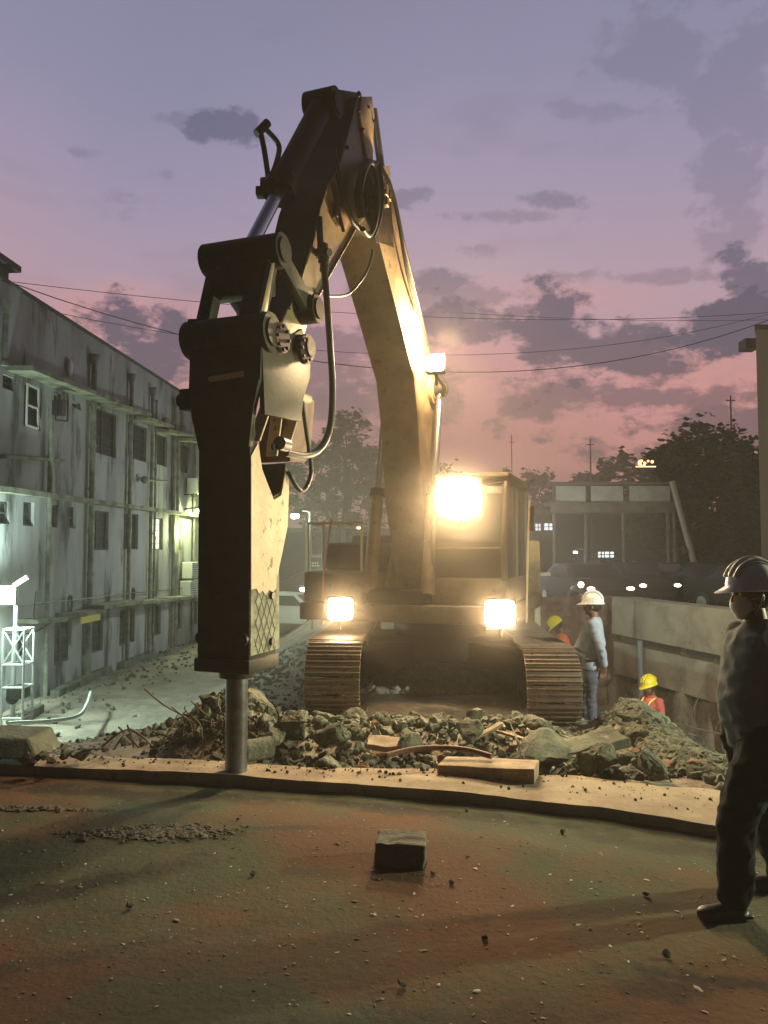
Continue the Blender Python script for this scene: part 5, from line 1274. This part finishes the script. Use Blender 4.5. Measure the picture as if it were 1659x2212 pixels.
# foreground man at the right edge
fp_ = PZ(1618, 1955, 0)
person((fp_.x+.06, fp_.y+.02, 0.0), 1.62, radians(8), gshirt, jeans, white, 'man in white helmet, white mask and black trousers standing at the right edge',
       arms=[((.04, -.05, -.29), (-.05, .0, -.25), (-.1, .1, -1), (1, 0, .1)), ((.07, .02, -.29), (-.02, .0, -.25), (-.05, 0, -1), (1, 0, 0))],
       legs=[((-.20, -.03, -.40), (-.03, .0, -.40)), ((.12, .04, -.42), (.10, .02, -.39))], vox=.010, mask=True, belly=.025, lean=-.02, leg_w=1.42)
# man on the rubble
pa = P(1285, 1580, 9.0)
person((pa.x-.02, 9.0, pa.z), 1.64, radians(-22), bshirt, slacks, white, 'stout man in white helmet and pale blue shirt standing on the rubble',
       arms=[((.10, -.05, -.27), (.02, .07, -.24), (-.1, .3, -.9), (1, 0, 0)), ((.06, .05, -.28), (-.04, -.02, -.24), (-.1, 0, -1), (1, 0, 0))],
       legs=[((-.02, 0, -.42), (.02, 0, -.40)), ((-.11, .02, -.41), (-.02, 0, -.40))], vox=.013, belly=.055, lean=-.04)
# workers in yellow helmets
pb = P(1202, 1345, 13.6)
person((pb.x+.22, 13.6, pb.z-1.60), 1.68, radians(-15), orange, slacks, ylw, 'worker in a yellow helmet and orange shirt bending his head behind the right crawler track',
       arms=[((-.02, -.05, -.28), (-.16, 0, -.2), (-.4, 0, -.8), (1, 0, 0)), arm_dn], legs=[((0, 0, -.42), (0, 0, -.40))]*2, vox=.016, lean=.30, head_pitch=radians(38))
pc = P(1397, 1468, 12.0)
person((pc.x+.08, 12.0, pc.z-1.66), 1.70, radians(25), mat('orange_sleeve', (.55, .12, .10), .8), slacks, ylw, 'worker in yellow helmet and orange vest with yellow bands beyond the rubble cone',
       arms=[((-.02, -.06, -.28), (-.08, 0, -.24), (-.3, 0, -.9), (1, 0, 0)), ((-.02, .07, -.28), (-.10, -.02, -.23), (-.3, 0, -.9), (1, 0, 0))], legs=[((0, 0, -.42), (0, 0, -.40))]*2, vox=.015, lean=.06, head_pitch=radians(12), vest=orv)

# ================================================================== THINGS BEYOND THE SITE
# --- scaffold gantry with three pale panels
gm = mat('gantry_steel', (.20, .17, .13), .8, var=(.12, .10, .08), vscale=2)
pm = mat('pale_sheet', (.68, .66, .55), .85, var=(.5, .48, .4), vscale=1.2)
GD = 30
g0 = P(1190, 1085, GD); g1 = P(1440, 1095, GD)
ga = thing('gantry', (g0.x, GD, -.3), 'long raised gantry carrying three pale panels before the dark trees', 'gantry')
bm = bmesh.new(); box(bm, ((g0.x+g1.x)/2, GD, g0.z-.10), (g1.x-g0.x+.3, 1.2, .16)); box(bm, ((g0.x+g1.x)/2, GD-.5, g0.z-.3), (g1.x-g0.x+.3, .1, .3))
box(bm, ((g0.x+g1.x)/2, GD, P(1300, 1046, GD).z), (g1.x-g0.x+.3, 1.0, .1)); link('beam', fin_(bm), gm, ga)
for x0, x1 in ((1195, 1258), (1270, 1338), (1352, 1438)):
    a = P(x0, 1052, GD); b_ = P(x1, 1086, GD); bm = bmesh.new(); box(bm, ((a.x+b_.x)/2, GD-.45, (a.z+b_.z)/2), (b_.x-a.x, .06, a.z-b_.z))
    for k in (1, 2): box(bm, ((a.x+b_.x)/2, GD-.49, a.z+(b_.z-a.z)*k/3), (b_.x-a.x, .03, .05))
    link('panel', fin_(bm), pm, ga)
for X in (1196, 1264, 1345, 1441, 1455):
    p = P(X, 1060, GD); bm = bmesh.new(); cyl(bm, (p.x, GD, -.4), (p.x, GD, p.z+.3), .07, seg=8); link('post', fin_(bm), gm, ga)
bm = bmesh.new(); a = P(1452, 1040, 28); b_ = P(1524, 1300, 27); cyl(bm, a, (b_.x, 27, -.3), .11, seg=12); tag(link('leaning_pole', fin_(bm), mat('pale_pole', (.42, .36, .28), .8)), 'thick pale pole leaning against the right end of the gantry', 'pole')
# --- dark buildings behind
def block(x0, x1, y, z1, lab, lit=(), m=None, dep=6, name='building', wm=winlit):
    b = thing(name, ((x0+x1)/2, y, -.3), lab, 'building')
    bm = bmesh.new(); box(bm, ((x0+x1)/2, y+dep/2, (z1-.5)/2), (x1-x0, dep, z1+.5)); link('wall', fin_(bm), m or mat('dark_far_wall', (.06, .052, .045), .9, var=(.04, .035, .03), vscale=.6), b)
    bm = bmesh.new(); box(bm, ((x0+x1)/2, y+dep/2, z1+.15), (x1-x0+.4, dep+.4, .28)); link('roof', fin_(bm), gm, b)
    n = int((x1-x0)/1.6)
    for k in range(n):
        for z in [1.2+3*j for j in range(int(z1/3))]:
            x = x0+.8+k*(x1-x0-1.6)/max(1, n-1)
            if any(abs(x-lx) < .9 and abs(z+.6-lz) < 1.1 for lx, lz, *_ in lit): continue
            bm = bmesh.new(); box(bm, (x, y-.03, z+.6), (.8, .05, 1.1)); w_ = link('window', fin_(bm), winm, b)
    for lx, lz, w, h in lit:
        bm = bmesh.new(); box(bm, (lx, y-.035, lz), (w, .05, h)); w_ = link('window', fin_(bm), wm, b); w_['label'] = 'lit window'
        bm = bmesh.new(); box(bm, (lx, y-.075, lz), (.06, .03, h)); box(bm, (lx, y-.075, lz), (w, .028, .05)); link('window_bar', fin_(bm), gm, w_)
    return b
def lit(X, Y, d, w, h): p = P(X, Y, d); return (p.x, p.z, w/FPX*d, h/FPX*d)
d = 42; block(P(1150, 1100, d).x, P(1440, 1100, d).x, d, P(1300, 1112, d).z, 'low dark building behind the gantry with pairs of lit windows', [lit(1162, 1139, d, 10, 14), lit(1185, 1138, d, 18, 14), lit(1298, 1198, d, 12, 12), lit(1316, 1198, d, 18, 12)])
d = 36; block(P(1032, 1100, d).x, P(1125, 1100, d).x, d, P(1080, 1090, d).z, 'small dark building with lit windows behind the cab of the excavator', [lit(1047, 1142, d, 14, 17), lit(1104, 1168, d, 14, 22), lit(1115, 1150, d, 9, 16)])
d = 45; block(P(1500, 1100, d).x, P(1660, 1100, d).x, d, P(1560, 1120, d).z, 'dark building under the big trees at the right with a barred lit window', [lit(1549, 1176, d, 4, 18), lit(1556, 1176, d, 4, 18), lit(1563, 1176, d, 4, 18), lit(1598, 1170, d, 5, 18)])
d = 50; block(P(560, 1100, d).x, P(800, 1100, d).x, d, P(700, 1150, d).z, 'low dark building far behind the breaker')
# tall grey building edge at the right
d = 19
tbx = P(1637, 900, d).x; zt_ = P(1640, 712, d).z
tb_ = thing('concrete_building', (tbx+3, d+3, -.3), 'tall plain pale grey building cut by the right edge above the white helmet', 'building')
bm = bmesh.new(); prism(bm, [(tbx, d, -.4), (tbx+8, d, -.4), (tbx+11, d+6, -.4), (tbx*(d+6)/d+.3, d+6, -.4)], (0, 0, zt_+.4)); link('wall', fin_(bm), mat('grey_render', (.40, .39, .41), .9, var=(.42, .39, .38), vscale=1.5, streak=True), tb_)
bm = bmesh.new(); a = P(1619, 728, d); b_ = P(1640, 750, d); box(bm, ((a.x+b_.x)/2, d+.3, (a.z+b_.z)/2), (b_.x-a.x+.1, .4, a.z-b_.z)); link('roof_spout', fin_(bm), mat('cabin_roof', (.07, .05, .05), .9), tb_)
bm = bmesh.new(); prism(bm, [(tbx-.05, d-.05, zt_+.002), (tbx+8, d-.05, zt_+.002), (tbx+11, d+6, zt_+.002), (tbx*(d+6)/d+.25, d+6, zt_+.002)], (0, 0, .12)); link('coping', fin_(bm), gm, tb_)
# street surface behind the wall
tarm = mat('asphalt', (.06, .055, .05), .8, bump=.3, bscale=30)
me = grid(axis([(8, 60, 4)]), axis([(19, 40, 3)]), lambda x, y: -.15); tag(link('street', me, tarm), kind='structure')

# --- cars with lamps on
def car_proto(body_c, label, loc, rz, lights=True, back=False, group='vehicles in the street', L_=4.0, nm='parked_car'):
    r = thing(nm, loc, label, 'car', group, rz); mt_ = WM[r.name]
    paint = mat('car_paint_%d' % int(sum(body_c)*1000), body_c, .85, .0, spec=.1)
    def K(me): me.transform(mt_); return me
    # side profile extruded with tumblehome; local: front at -y
    prof = [(-2.0, .35), (-2.02, .62), (-1.9, .78), (-1.05, .95), (-.45, 1.38), (.75, 1.42), (1.45, 1.02), (1.95, .95), (2.02, .6), (1.98, .35)]
    bm = bmesh.new(); rows = []
    for x, ins in ((-.84, .06), (-.80, 0), (.80, 0), (.84, .06)):
        rows.append([bm.verts.new((x*(1-.16*max(0, (z-.95)/.45)), y*(1-ins*.2), z-(ins*.15 if z > .5 else 0))) for y, z in prof])
    n = len(prof)
    for a, b in zip(rows, rows[1:]):
        for k in range(n): bm.faces.new((a[k], a[(k+1) % n], b[(k+1) % n], b[k]))
    bm.faces.new(rows[0]); bm.faces.new(rows[-1][::-1]); link('body', K(fin_(bm)), paint, r, smooth=40)
    bm = bmesh.new()
    def quad(ps, off):
        prism(bm, ps, off)
    quad([(-.66, -1.0, .985), (.66, -1.0, .985), (.60, -.50, 1.365), (-.60, -.50, 1.365)], (0, -.02, .012))
    quad([(-.66, 1.40, 1.065), (.66, 1.40, 1.065), (.60, .82, 1.40), (-.60, .82, 1.40)], (0, .02, .012))
    for s in (-1, 1): quad([(s*.835, -.85, .98), (s*.835, 1.1, 1.0), (s*.73, .65, 1.34), (s*.73, -.42, 1.34)], (s*.012, 0, .002))
    link('window', K(fin_(bm)), glass, r)
    for y in (-1.25, 1.25):
        for s in (-1, 1):
            bm = bmesh.new(); cyl(bm, (s*.68, y, .31), (s*.87, y, .31), .31, seg=22); w_ = link('wheel', K(fin_(bm)), rubber, r, smooth=35)
            bm = bmesh.new(); cyl(bm, (s*.86, y, .31), (s*.885, y, .31), .19, seg=16); link('rim', K(fin_(bm)), tubm, w_, smooth=35)
    for s in (-1, 1):
        bm = bmesh.new(); sph(bm, (s*.62, -1.955, .68), .10, (1.3, .45, .8), 14); link('headlight', K(fin_(bm)), head_w if lights else tubm, r, smooth=60)
        bm = bmesh.new(); box(bm, (s*.64, 2.0, .75), (.28, .05, .14), None, .01); link('tail_lamp', K(fin_(bm)), mat('red_lens', (.3, .02, .02), .3), r)
    bm = bmesh.new(); box(bm, (0, -2.0, .62), (.8, .05, .12), None, .01); box(bm, (0, -2.0, .42), (1.2, .06, .12), None, .01); link('grille', K(fin_(bm)), blackm, r)
    return r
c1 = car_proto((.035, .035, .04), 'car with two round pale headlights directly above the white helmeted man on the rubble', P(1358, 1300, 26).xy.to_3d()+Vector((0, 0, -.15)), radians(12))
def more(X, d, rz, label):
    c = copy_tree(c1); p = P(X, 1300, d); c.location = (p.x, d, -.15); c.rotation_euler = (0, 0, radians(rz)); c['label'] = label; return c
more(1262, 24, 8, 'leftmost headlit car of the queue in the street beyond the pit')
more(1430, 31, 14, 'headlit car right behind the concrete wall below the roadside hoardings')
more(1492, 26, 18, 'headlit car at the foot of the leaning pole')
more(1560, 24, 20, 'headlit car between the leaning pole and the masked man')
more(1640, 21, 22, 'nearest headlit car of the street queue, half behind the masked man')
more(1320, 36, 8, 'farthest small headlit car of the street queue')
wc_ = car_proto((.55, .56, .56), 'white car parked far behind between the breaker and the green signboard', P(632, 1280, 28).xy.to_3d()+Vector((0, 0, zt(-3.5, 28)+.02)), radians(70), lights=False, group='white car')
del wc_['group']
dcar = car_proto((.05, .05, .055), 'dark car parked beside the left work lamp far behind the green signboard', P(690, 1280, 33).xy.to_3d()+Vector((0, 0, zt(-2.9, 33)+.02)), radians(85), lights=False); del dcar['group']
# --- hoardings along the street
for X0, X1, Y0, Y1, d, lb in ((1366, 1424, 1212, 1232, 33, 'low pale roadside hoarding left of the leaning pole'),):
    a = P(X0, Y0, d); b_ = P(X1, Y1, d); h_ = thing('hoarding', ((a.x+b_.x)/2, d, -.3), lb, 'hoarding')
    xm = a.x+(b_.x-a.x)*.52
    bm = bmesh.new(); box(bm, ((a.x+xm)/2-.02, d, (a.z+b_.z)/2), (xm-a.x-.1, .06, a.z-b_.z)); o = link('board', fin_(bm), mat('pinkish_board', (.40, .33, .30), .8), h_)
    bm = bmesh.new(); box(bm, ((b_.x+xm)/2+.02, d, (a.z+b_.z)/2), (b_.x-xm-.1, .06, a.z-b_.z)); o = link('board', fin_(bm), mat('brown_board', (.20, .14, .12), .8), h_)
    bm = bmesh.new()
    for x in (a.x+.1, b_.x-.1): cyl(bm, (x, d+.08, -.35), (x, d+.08, a.z), .05, seg=8)
    link('support', fin_(bm), gm, h_)
# green signboard left of the machine
d = 19; a = P(671, 1199, d); b_ = P(705, 1250, d); zg = zt((a.x+b_.x)/2, d)
sg = thing('signboard', ((a.x+b_.x)/2, d, zg), 'narrow upright signboard with a green lower half beside the left lamp of the machine', 'signboard')
w_, h_ = b_.x-a.x, a.z-b_.z; cx = (a.x+b_.x)/2
bm = bmesh.new(); box(bm, (cx, d, (a.z+b_.z)/2), (w_, .05, h_)); link('board', fin_(bm), mat('dark_board', (.06, .07, .06), .6), sg)
bm = bmesh.new(); box(bm, (cx-.02, d-.03, b_.z+h_*.2), (w_*.86, .012, h_*.36)); link('green_panel', fin_(bm), mat('green_panel', (.03, .22, .16), .6), sg)
bm = bmesh.new(); rq = random.Random(3)
for zf, n_, sz in ((.93, 7, .030), (.66, 3, .045), (.55, 3, .045)):
    x = cx-w_*.42
    for k in range(n_): q = rq.uniform(.6, 1.2)*sz*1.1; box(bm, (x+q/2, d-.031, b_.z+h_*zf), (q, .01, sz)); x += q+.018
fr2 = .012
for s in (-1, 1): box(bm, (cx+s*w_/2, d-.03, (a.z+b_.z)/2), (fr2, .02, h_)); box(bm, (cx, d-.03, (a.z+b_.z)/2+s*h_/2), (w_, .02, fr2))
link('lettering', fin_(bm), mat('pale_lettering', (.7, .7, .62), .6), sg)
bm = bmesh.new()
for s in (-1, 1): cyl(bm, (cx+s*w_*.4, d+.05, zg-.1), (cx+s*w_*.4, d+.05, a.z), .03, seg=8)
link('leg', fin_(bm), gm, sg)
# --- street lamps
def street_lamp(X, Y, d, lb, kind='far', mult=1, h0=None, lens=lensf, r=.14, ptlight=True, zb=-.2):
    p = P(X, Y, d); s_ = thing('street_lamp', (p.x+.5, d, zb), lb, 'street lamp')
    bm = bmesh.new(); cyl(bm, (p.x+.5, d, zb-.1), (p.x+.5, d, p.z+.15), .07, .045, seg=10); tube(bm, [(p.x+.5, d, p.z+.13), (p.x+.25, d, p.z+.2), (p.x, d, p.z+.15)], .03, 8); link('pole', fin_(bm), gm, s_)
    bm = bmesh.new(); box(bm, (p.x, d, p.z+r*.75), (r*3, r*2, r*.5), None, .02); link('head', fin_(bm), blackm, s_)
    bm = bmesh.new(); sph(bm, p, r, (1.1, .8, .6), 14); link('lamp_glass', fin_(bm), lens, s_, smooth=60)
    if ptlight: lamp(kind, p+Vector((0, -.1, -.2)), parent=s_, size=r, mult=mult)
street_lamp(1102, 1147, 26, 'street lamp with a cold white star of light right of the big cab lamp', 'far', 1.0, r=.26)
street_lamp(637, 1115, 24, 'distant street lamp shining greenish white just right of the breaker', 'post', 5, r=.13)
street_lamp(656, 1273, 20, 'low pinkish white lamp near the parked white car', 'post', .25, r=.10, zb=zt(-2, 20))
street_lamp(1243, 1193, 40, 'tiny lamp over the street right of the cold white lamp', 'post', .3, r=.10)
street_lamp(775, 1140, 22, 'faint street lamp on a thin post above the tool box of the machine', 'post', .15, r=.07, lens=mat('dull_lamp', (.6, .6, .5), .4, emit=(1, .95, .7), estr=1.5))
# --- thin poles
def pole(X, Y0, Y1, d, r, lb, m=gm, name='pole'):
    a = P(X, Y0, d); bm = bmesh.new(); cyl(bm, (a.x, d, min(P(X, Y1, d).z, -.2)), a, r, r*.7, seg=8)
    box(bm, a+Vector((0, 0, -.3)), (r*8, r, r)); tag(link(name, fin_(bm), m), lb, 'pole')
pole(1275, 948, 1300, 38, .05, 'thin mast with a short cross arm above the gantry', name='mast')
pole(1578, 855, 1300, 48, .07, 'tallest thin mast rising over the trees at the right', name='mast')
pole(1105, 940, 1300, 30, .03, 'thin slanting aerial above the cab of the excavator', name='aerial')
pole(1160, 1210, 1350, 16, .07, 'stout pale post right of the cab of the excavator', pm)
pole(1533, 1200, 1300, 30, .05, 'short post with a round sign near the leaning pole')

bikem = mat('dark_bike', (.03, .03, .03), .6)
def bike(X, Y, d, lb):
    p = P(X, Y, d); r = thing('motorcycle', (p.x, d, -.15), lb, 'motorcycle', 'motorcycles in the street queue')
    bm = bmesh.new(); cyl(bm, (p.x-.05, d-.6, .15), (p.x+.05, d-.6, .15), .3, seg=18); cyl(bm, (p.x-.06, d+.6, .15), (p.x+.06, d+.6, .15), .3, seg=18); link('wheel', fin_(bm), rubber, r)
    bm = bmesh.new(); sph(bm, (p.x, d, .5), .22, (.7, 1.8, .7)); cyl(bm, (p.x, d-.6, .15), (p.x, d-.42, .85), .04, seg=8); cyl(bm, (p.x-.3, d-.4, .88), (p.x+.3, d-.4, .88), .02, seg=6); link('body', fin_(bm), bikem, r)
    bm = bmesh.new(); sph(bm, (p.x, d-.62, p.z), .085, seg=12); link('headlight', fin_(bm), head_w, r, smooth=60)
for X, Y, d, lb in ((1243, 1261, 22, 'motorcycle with the brightest orange headlight left of the white helmet on the rubble'), (1300, 1258, 30, 'motorcycle with a headlight just over the white helmet on the rubble'), (1405, 1266, 28, 'motorcycle lamp in the queue left of the hoarding supports'),
                    (1462, 1262, 27, 'motorcycle lamp just left of the leaning pole foot'), (1530, 1278, 24, 'motorcycle lamp just right of the leaning pole foot')): bike(X, Y, d, lb)
# --- trees: trunk with limbs and a crown of leaf clumps
barkm = mat('bark', (.07, .055, .04), .9, bump=.5, bscale=20, bdist=.03)
leafm = mat('dark_leaves', (.055, .075, .03), .8, var=(.03, .045, .02), vscale=1.2, var2=(.09, .10, .04), v2scale=4, v2=(.55, .7))
leafb = mat('brownish_leaves', (.09, .075, .05), .8, var=(.05, .045, .03), vscale=1.2)
def tree(x, y, zb, h, rx, rz_, seed, label, m=leafm, nc=46, leaves=52, ls=.16, group=None):
    r = random.Random(seed); t = thing('tree', (x, y, zb), label, 'tree', group)
    bm = bmesh.new(); cz = zb+h-rz_; th = cz-zb
    tube(bm, [(x, y, zb-.3), (x+.1*r.uniform(-1, 1), y, zb+th*.5), (x+.2*r.uniform(-1, 1), y, cz)], .09+h*.018, 9, 4, .05)
    clumps = []
    for k in range(nc):
        while 1:
            v = Vector((r.uniform(-1, 1), r.uniform(-1, 1), r.uniform(-1, 1)))
            if .35 < v.length < 1: break
        w = 1+.28*noise.noise(v*1.7+Vector((seed, 0, 0)))
        c = Vector((x+v.x*rx*w, y+v.y*rx*w*.9, cz+v.z*rz_*w)); clumps.append((c, r.uniform(.16, .30)*rx))
    for c, s in clumps[:14]:
        tube(bm, [(x, y, zb+th*r.uniform(.6, 1)), ((x+c.x)/2+.1, (y+c.y)/2, (cz+c.z)/2), c], .05, 6, 4, .012)
    link('trunk', fin_(bm), barkm, t, smooth=50)
    vs = []; fs = []
    for c, s in clumps:
        for k in range(leaves):
            v = Vector((r.gauss(0, .5), r.gauss(0, .5), r.gauss(0, .42)))*s; p = c+v; l = ls*r.uniform(.6, 1.4)
            R = Matrix.Rotation(r.uniform(0, 6.3), 3, 'Z') @ Matrix.Rotation(r.uniform(-1.2, 1.2), 3, 'X'); o = len(vs)
            vs += [tuple(p+R @ Vector(q)*l) for q in ((-.5, -.1, 0), (0, -.38, .05), (.55, 0, 0), (0, .38, .05))]; fs.append((o, o+1, o+2, o+3))
    me_ = bpy.data.meshes.new('crown'); me_.from_pydata(vs, [], fs); link('crown', me_, m, t)
def treeat(X, Ytop, d, wpx, hpx, seed, label, **k):
    p = P(X, Ytop, d); zb = -.3; h = p.z-zb; tree(p.x, d, zb, h, wpx/2/FPX*d, min(hpx/2/FPX*d, h*.45), seed, label, **k)
treeat(1545, 915, 34, 250, 330, 1, 'tallest dark tree standing behind the gantry at the right', nc=120, leaves=80, ls=.3)
treeat(1430, 955, 36, 170, 300, 2, 'dark tree touching the left side of the tallest tree', nc=90, leaves=75, ls=.3)
treeat(1630, 930, 30, 170, 380, 3, 'dark tree cut by the pale grey building at the right', nc=100, leaves=75, ls=.28)
treeat(1350, 990, 44, 150, 190, 4, 'lower rounded tree rising above the middle of the gantry', nc=60, leaves=70, ls=.34)
treeat(1260, 1020, 50, 90, 80, 5, 'small rounded tree above the left end of the gantry', nc=40, leaves=60, ls=.34)
treeat(1150, 1005, 46, 110, 130, 6, 'hazy tree behind the cold white street lamp', m=leafb, nc=40, leaves=50, ls=.3)
treeat(1085, 1020, 52, 80, 110, 7, 'faint hazy tree right of the big cab lamp', m=leafb, nc=26, leaves=44, ls=.32)
treeat(745, 885, 30, 150, 260, 8, 'tall hazy brown tree close right of the breaker', m=leafb, nc=60, leaves=60, ls=.2)
treeat(668, 935, 27, 120, 220, 9, 'hazy brown tree half hidden behind the breaker', m=leafb, nc=46, leaves=55, ls=.19)
treeat(800, 940, 38, 120, 220, 10, 'hazy tree behind the main beam of the excavator', m=leafb, nc=40, leaves=50, ls=.24)
treeat(940, 985, 44, 150, 200, 11, 'hazy low tree behind the lower end of the main beam', m=leafb, nc=40, leaves=50, ls=.28)
treeat(1500, 1080, 28, 90, 180, 12, 'bushy dark tree beside the leaning pole', nc=40, leaves=50, ls=.2)
treeat(1230, 1090, 52, 260, 120, 13, 'broad low tree mass filling the space under the gantry', nc=60, leaves=50, ls=.34)
# glow in the tree top
bm = bmesh.new(); rq = random.Random(8)
for k in range(9): p = P(1395+rq.uniform(-16, 14), 1003+rq.uniform(-8, 4), 33); sph(bm, p, rq.uniform(.04, .09), seg=8)
box(bm, P(1395, 1008, 33.1), (.9, .05, .04)); tag(link('string_lights', fin_(bm), mat('orange_glow', (1, .6, .3), .4, emit=(1, .5, .2), estr=3.5)), 'cluster of small orange lights high in the dark trees', 'string lights')

# dark hedge bank at the horizon so the ground does not end in a line
bm = bmesh.new(); n = 120; ra = []
for i in range(n+1):
    x = -220+440*i/n; zt2 = 4.5+1.8*nrand((x*.05, 1, 1), 1)+1.0*nrand((x*.3, 2, 1), 1); ra.append([bm.verts.new((x, 95, -2)), bm.verts.new((x, 95, zt2)), bm.verts.new((x, 101, zt2-.5)), bm.verts.new((x, 101, -2))])
for a, b_ in zip(ra, ra[1:]):
    for k in range(4): bm.faces.new((a[k], a[(k+1) % 4], b_[(k+1) % 4], b_[k]))
tag(link('treeline', fin_(bm), leafb), 'dark far treeline along the horizon', 'treeline', kind='stuff')

# assumed street light, added out of view at the right: it throws the standing man's long shadow to the left
def assumed_lamp(p, mult):
    s_ = thing('street_lamp', (p.x, p.y, 0), 'assumed tall street lamp standing unseen to the right of the road', 'street lamp')  # assumed lamp out of view, named like the visible ones
    bm = bmesh.new(); cyl(bm, (p.x, p.y, -.1), (p.x, p.y, p.z), .07, seg=10); link('pole', fin_(bm), gm, s_)
    lamp('street', p+Vector((-.2, 0, 0)), aim=(-1, 3.8, .4), angle=52, blend=.45, parent=s_, size=.16, mult=mult)
assumed_lamp(Vector((10.5, 5.9, 2.7)), 1.0)
s_ = thing('added_flood_stand', (6.3, 4.6, -.2), 'unseen site flood lamp added right of the road to light the pit', 'flood lamp')  # unseen lamp added to brighten the pit and the workers
bm = bmesh.new(); cyl(bm, (6.3, 4.6, -.3), (6.3, 4.6, 3.2), .04, seg=10); link('pole', fin_(bm), gm, s_)
lamp('pit', Vector((6.2, 4.75, 3.2)), aim=(3.6, 11.5, -.3), angle=64, blend=.6, parent=s_, size=.15)

# ================================================================== DUSTY AIR
bm = bmesh.new(); sph(bm, (.7, 11.2, 1.6), 1, (3.5, 3.6, 3.0), 48); dc = link('dust', fin_(bm), None, smooth=180)
hm = bpy.data.materials.new('dust_cloud'); hm.use_nodes = True; t = hm.node_tree; t.nodes.clear()
pv_ = t.nodes.new('ShaderNodeVolumePrincipled'); pv_.inputs['Density'].default_value = DUST; pv_.inputs['Color'].default_value = (.88, .76, .62, 1); pv_.inputs['Anisotropy'].default_value = .75
ot = t.nodes.new('ShaderNodeOutputMaterial'); t.links.new(pv_.outputs[0], ot.inputs['Volume']); dc.data.materials.append(hm); tag(dc, 'cloud of lit dust hanging round the machine and its lamps', 'dust', kind='stuff')
bm = bmesh.new(); bmesh.ops.create_cube(bm, size=1); bmesh.ops.transform(bm, matrix=Matrix.Translation((0, 92, 6)) @ Matrix.Diagonal((520, 220, 24, 1)), verts=bm.verts)
hz = link('haze', fin_(bm), None); hm = bpy.data.materials.new('haze_air'); hm.use_nodes = True; t = hm.node_tree; t.nodes.clear()
pv_ = t.nodes.new('ShaderNodeVolumePrincipled'); pv_.inputs['Density'].default_value = HAZE; pv_.inputs['Color'].default_value = (.86, .78, .68, 1); pv_.inputs['Anisotropy'].default_value = .35
ot = t.nodes.new('ShaderNodeOutputMaterial'); t.links.new(pv_.outputs[0], ot.inputs['Volume']); hz.data.materials.append(hm); tag(hz, kind='stuff')
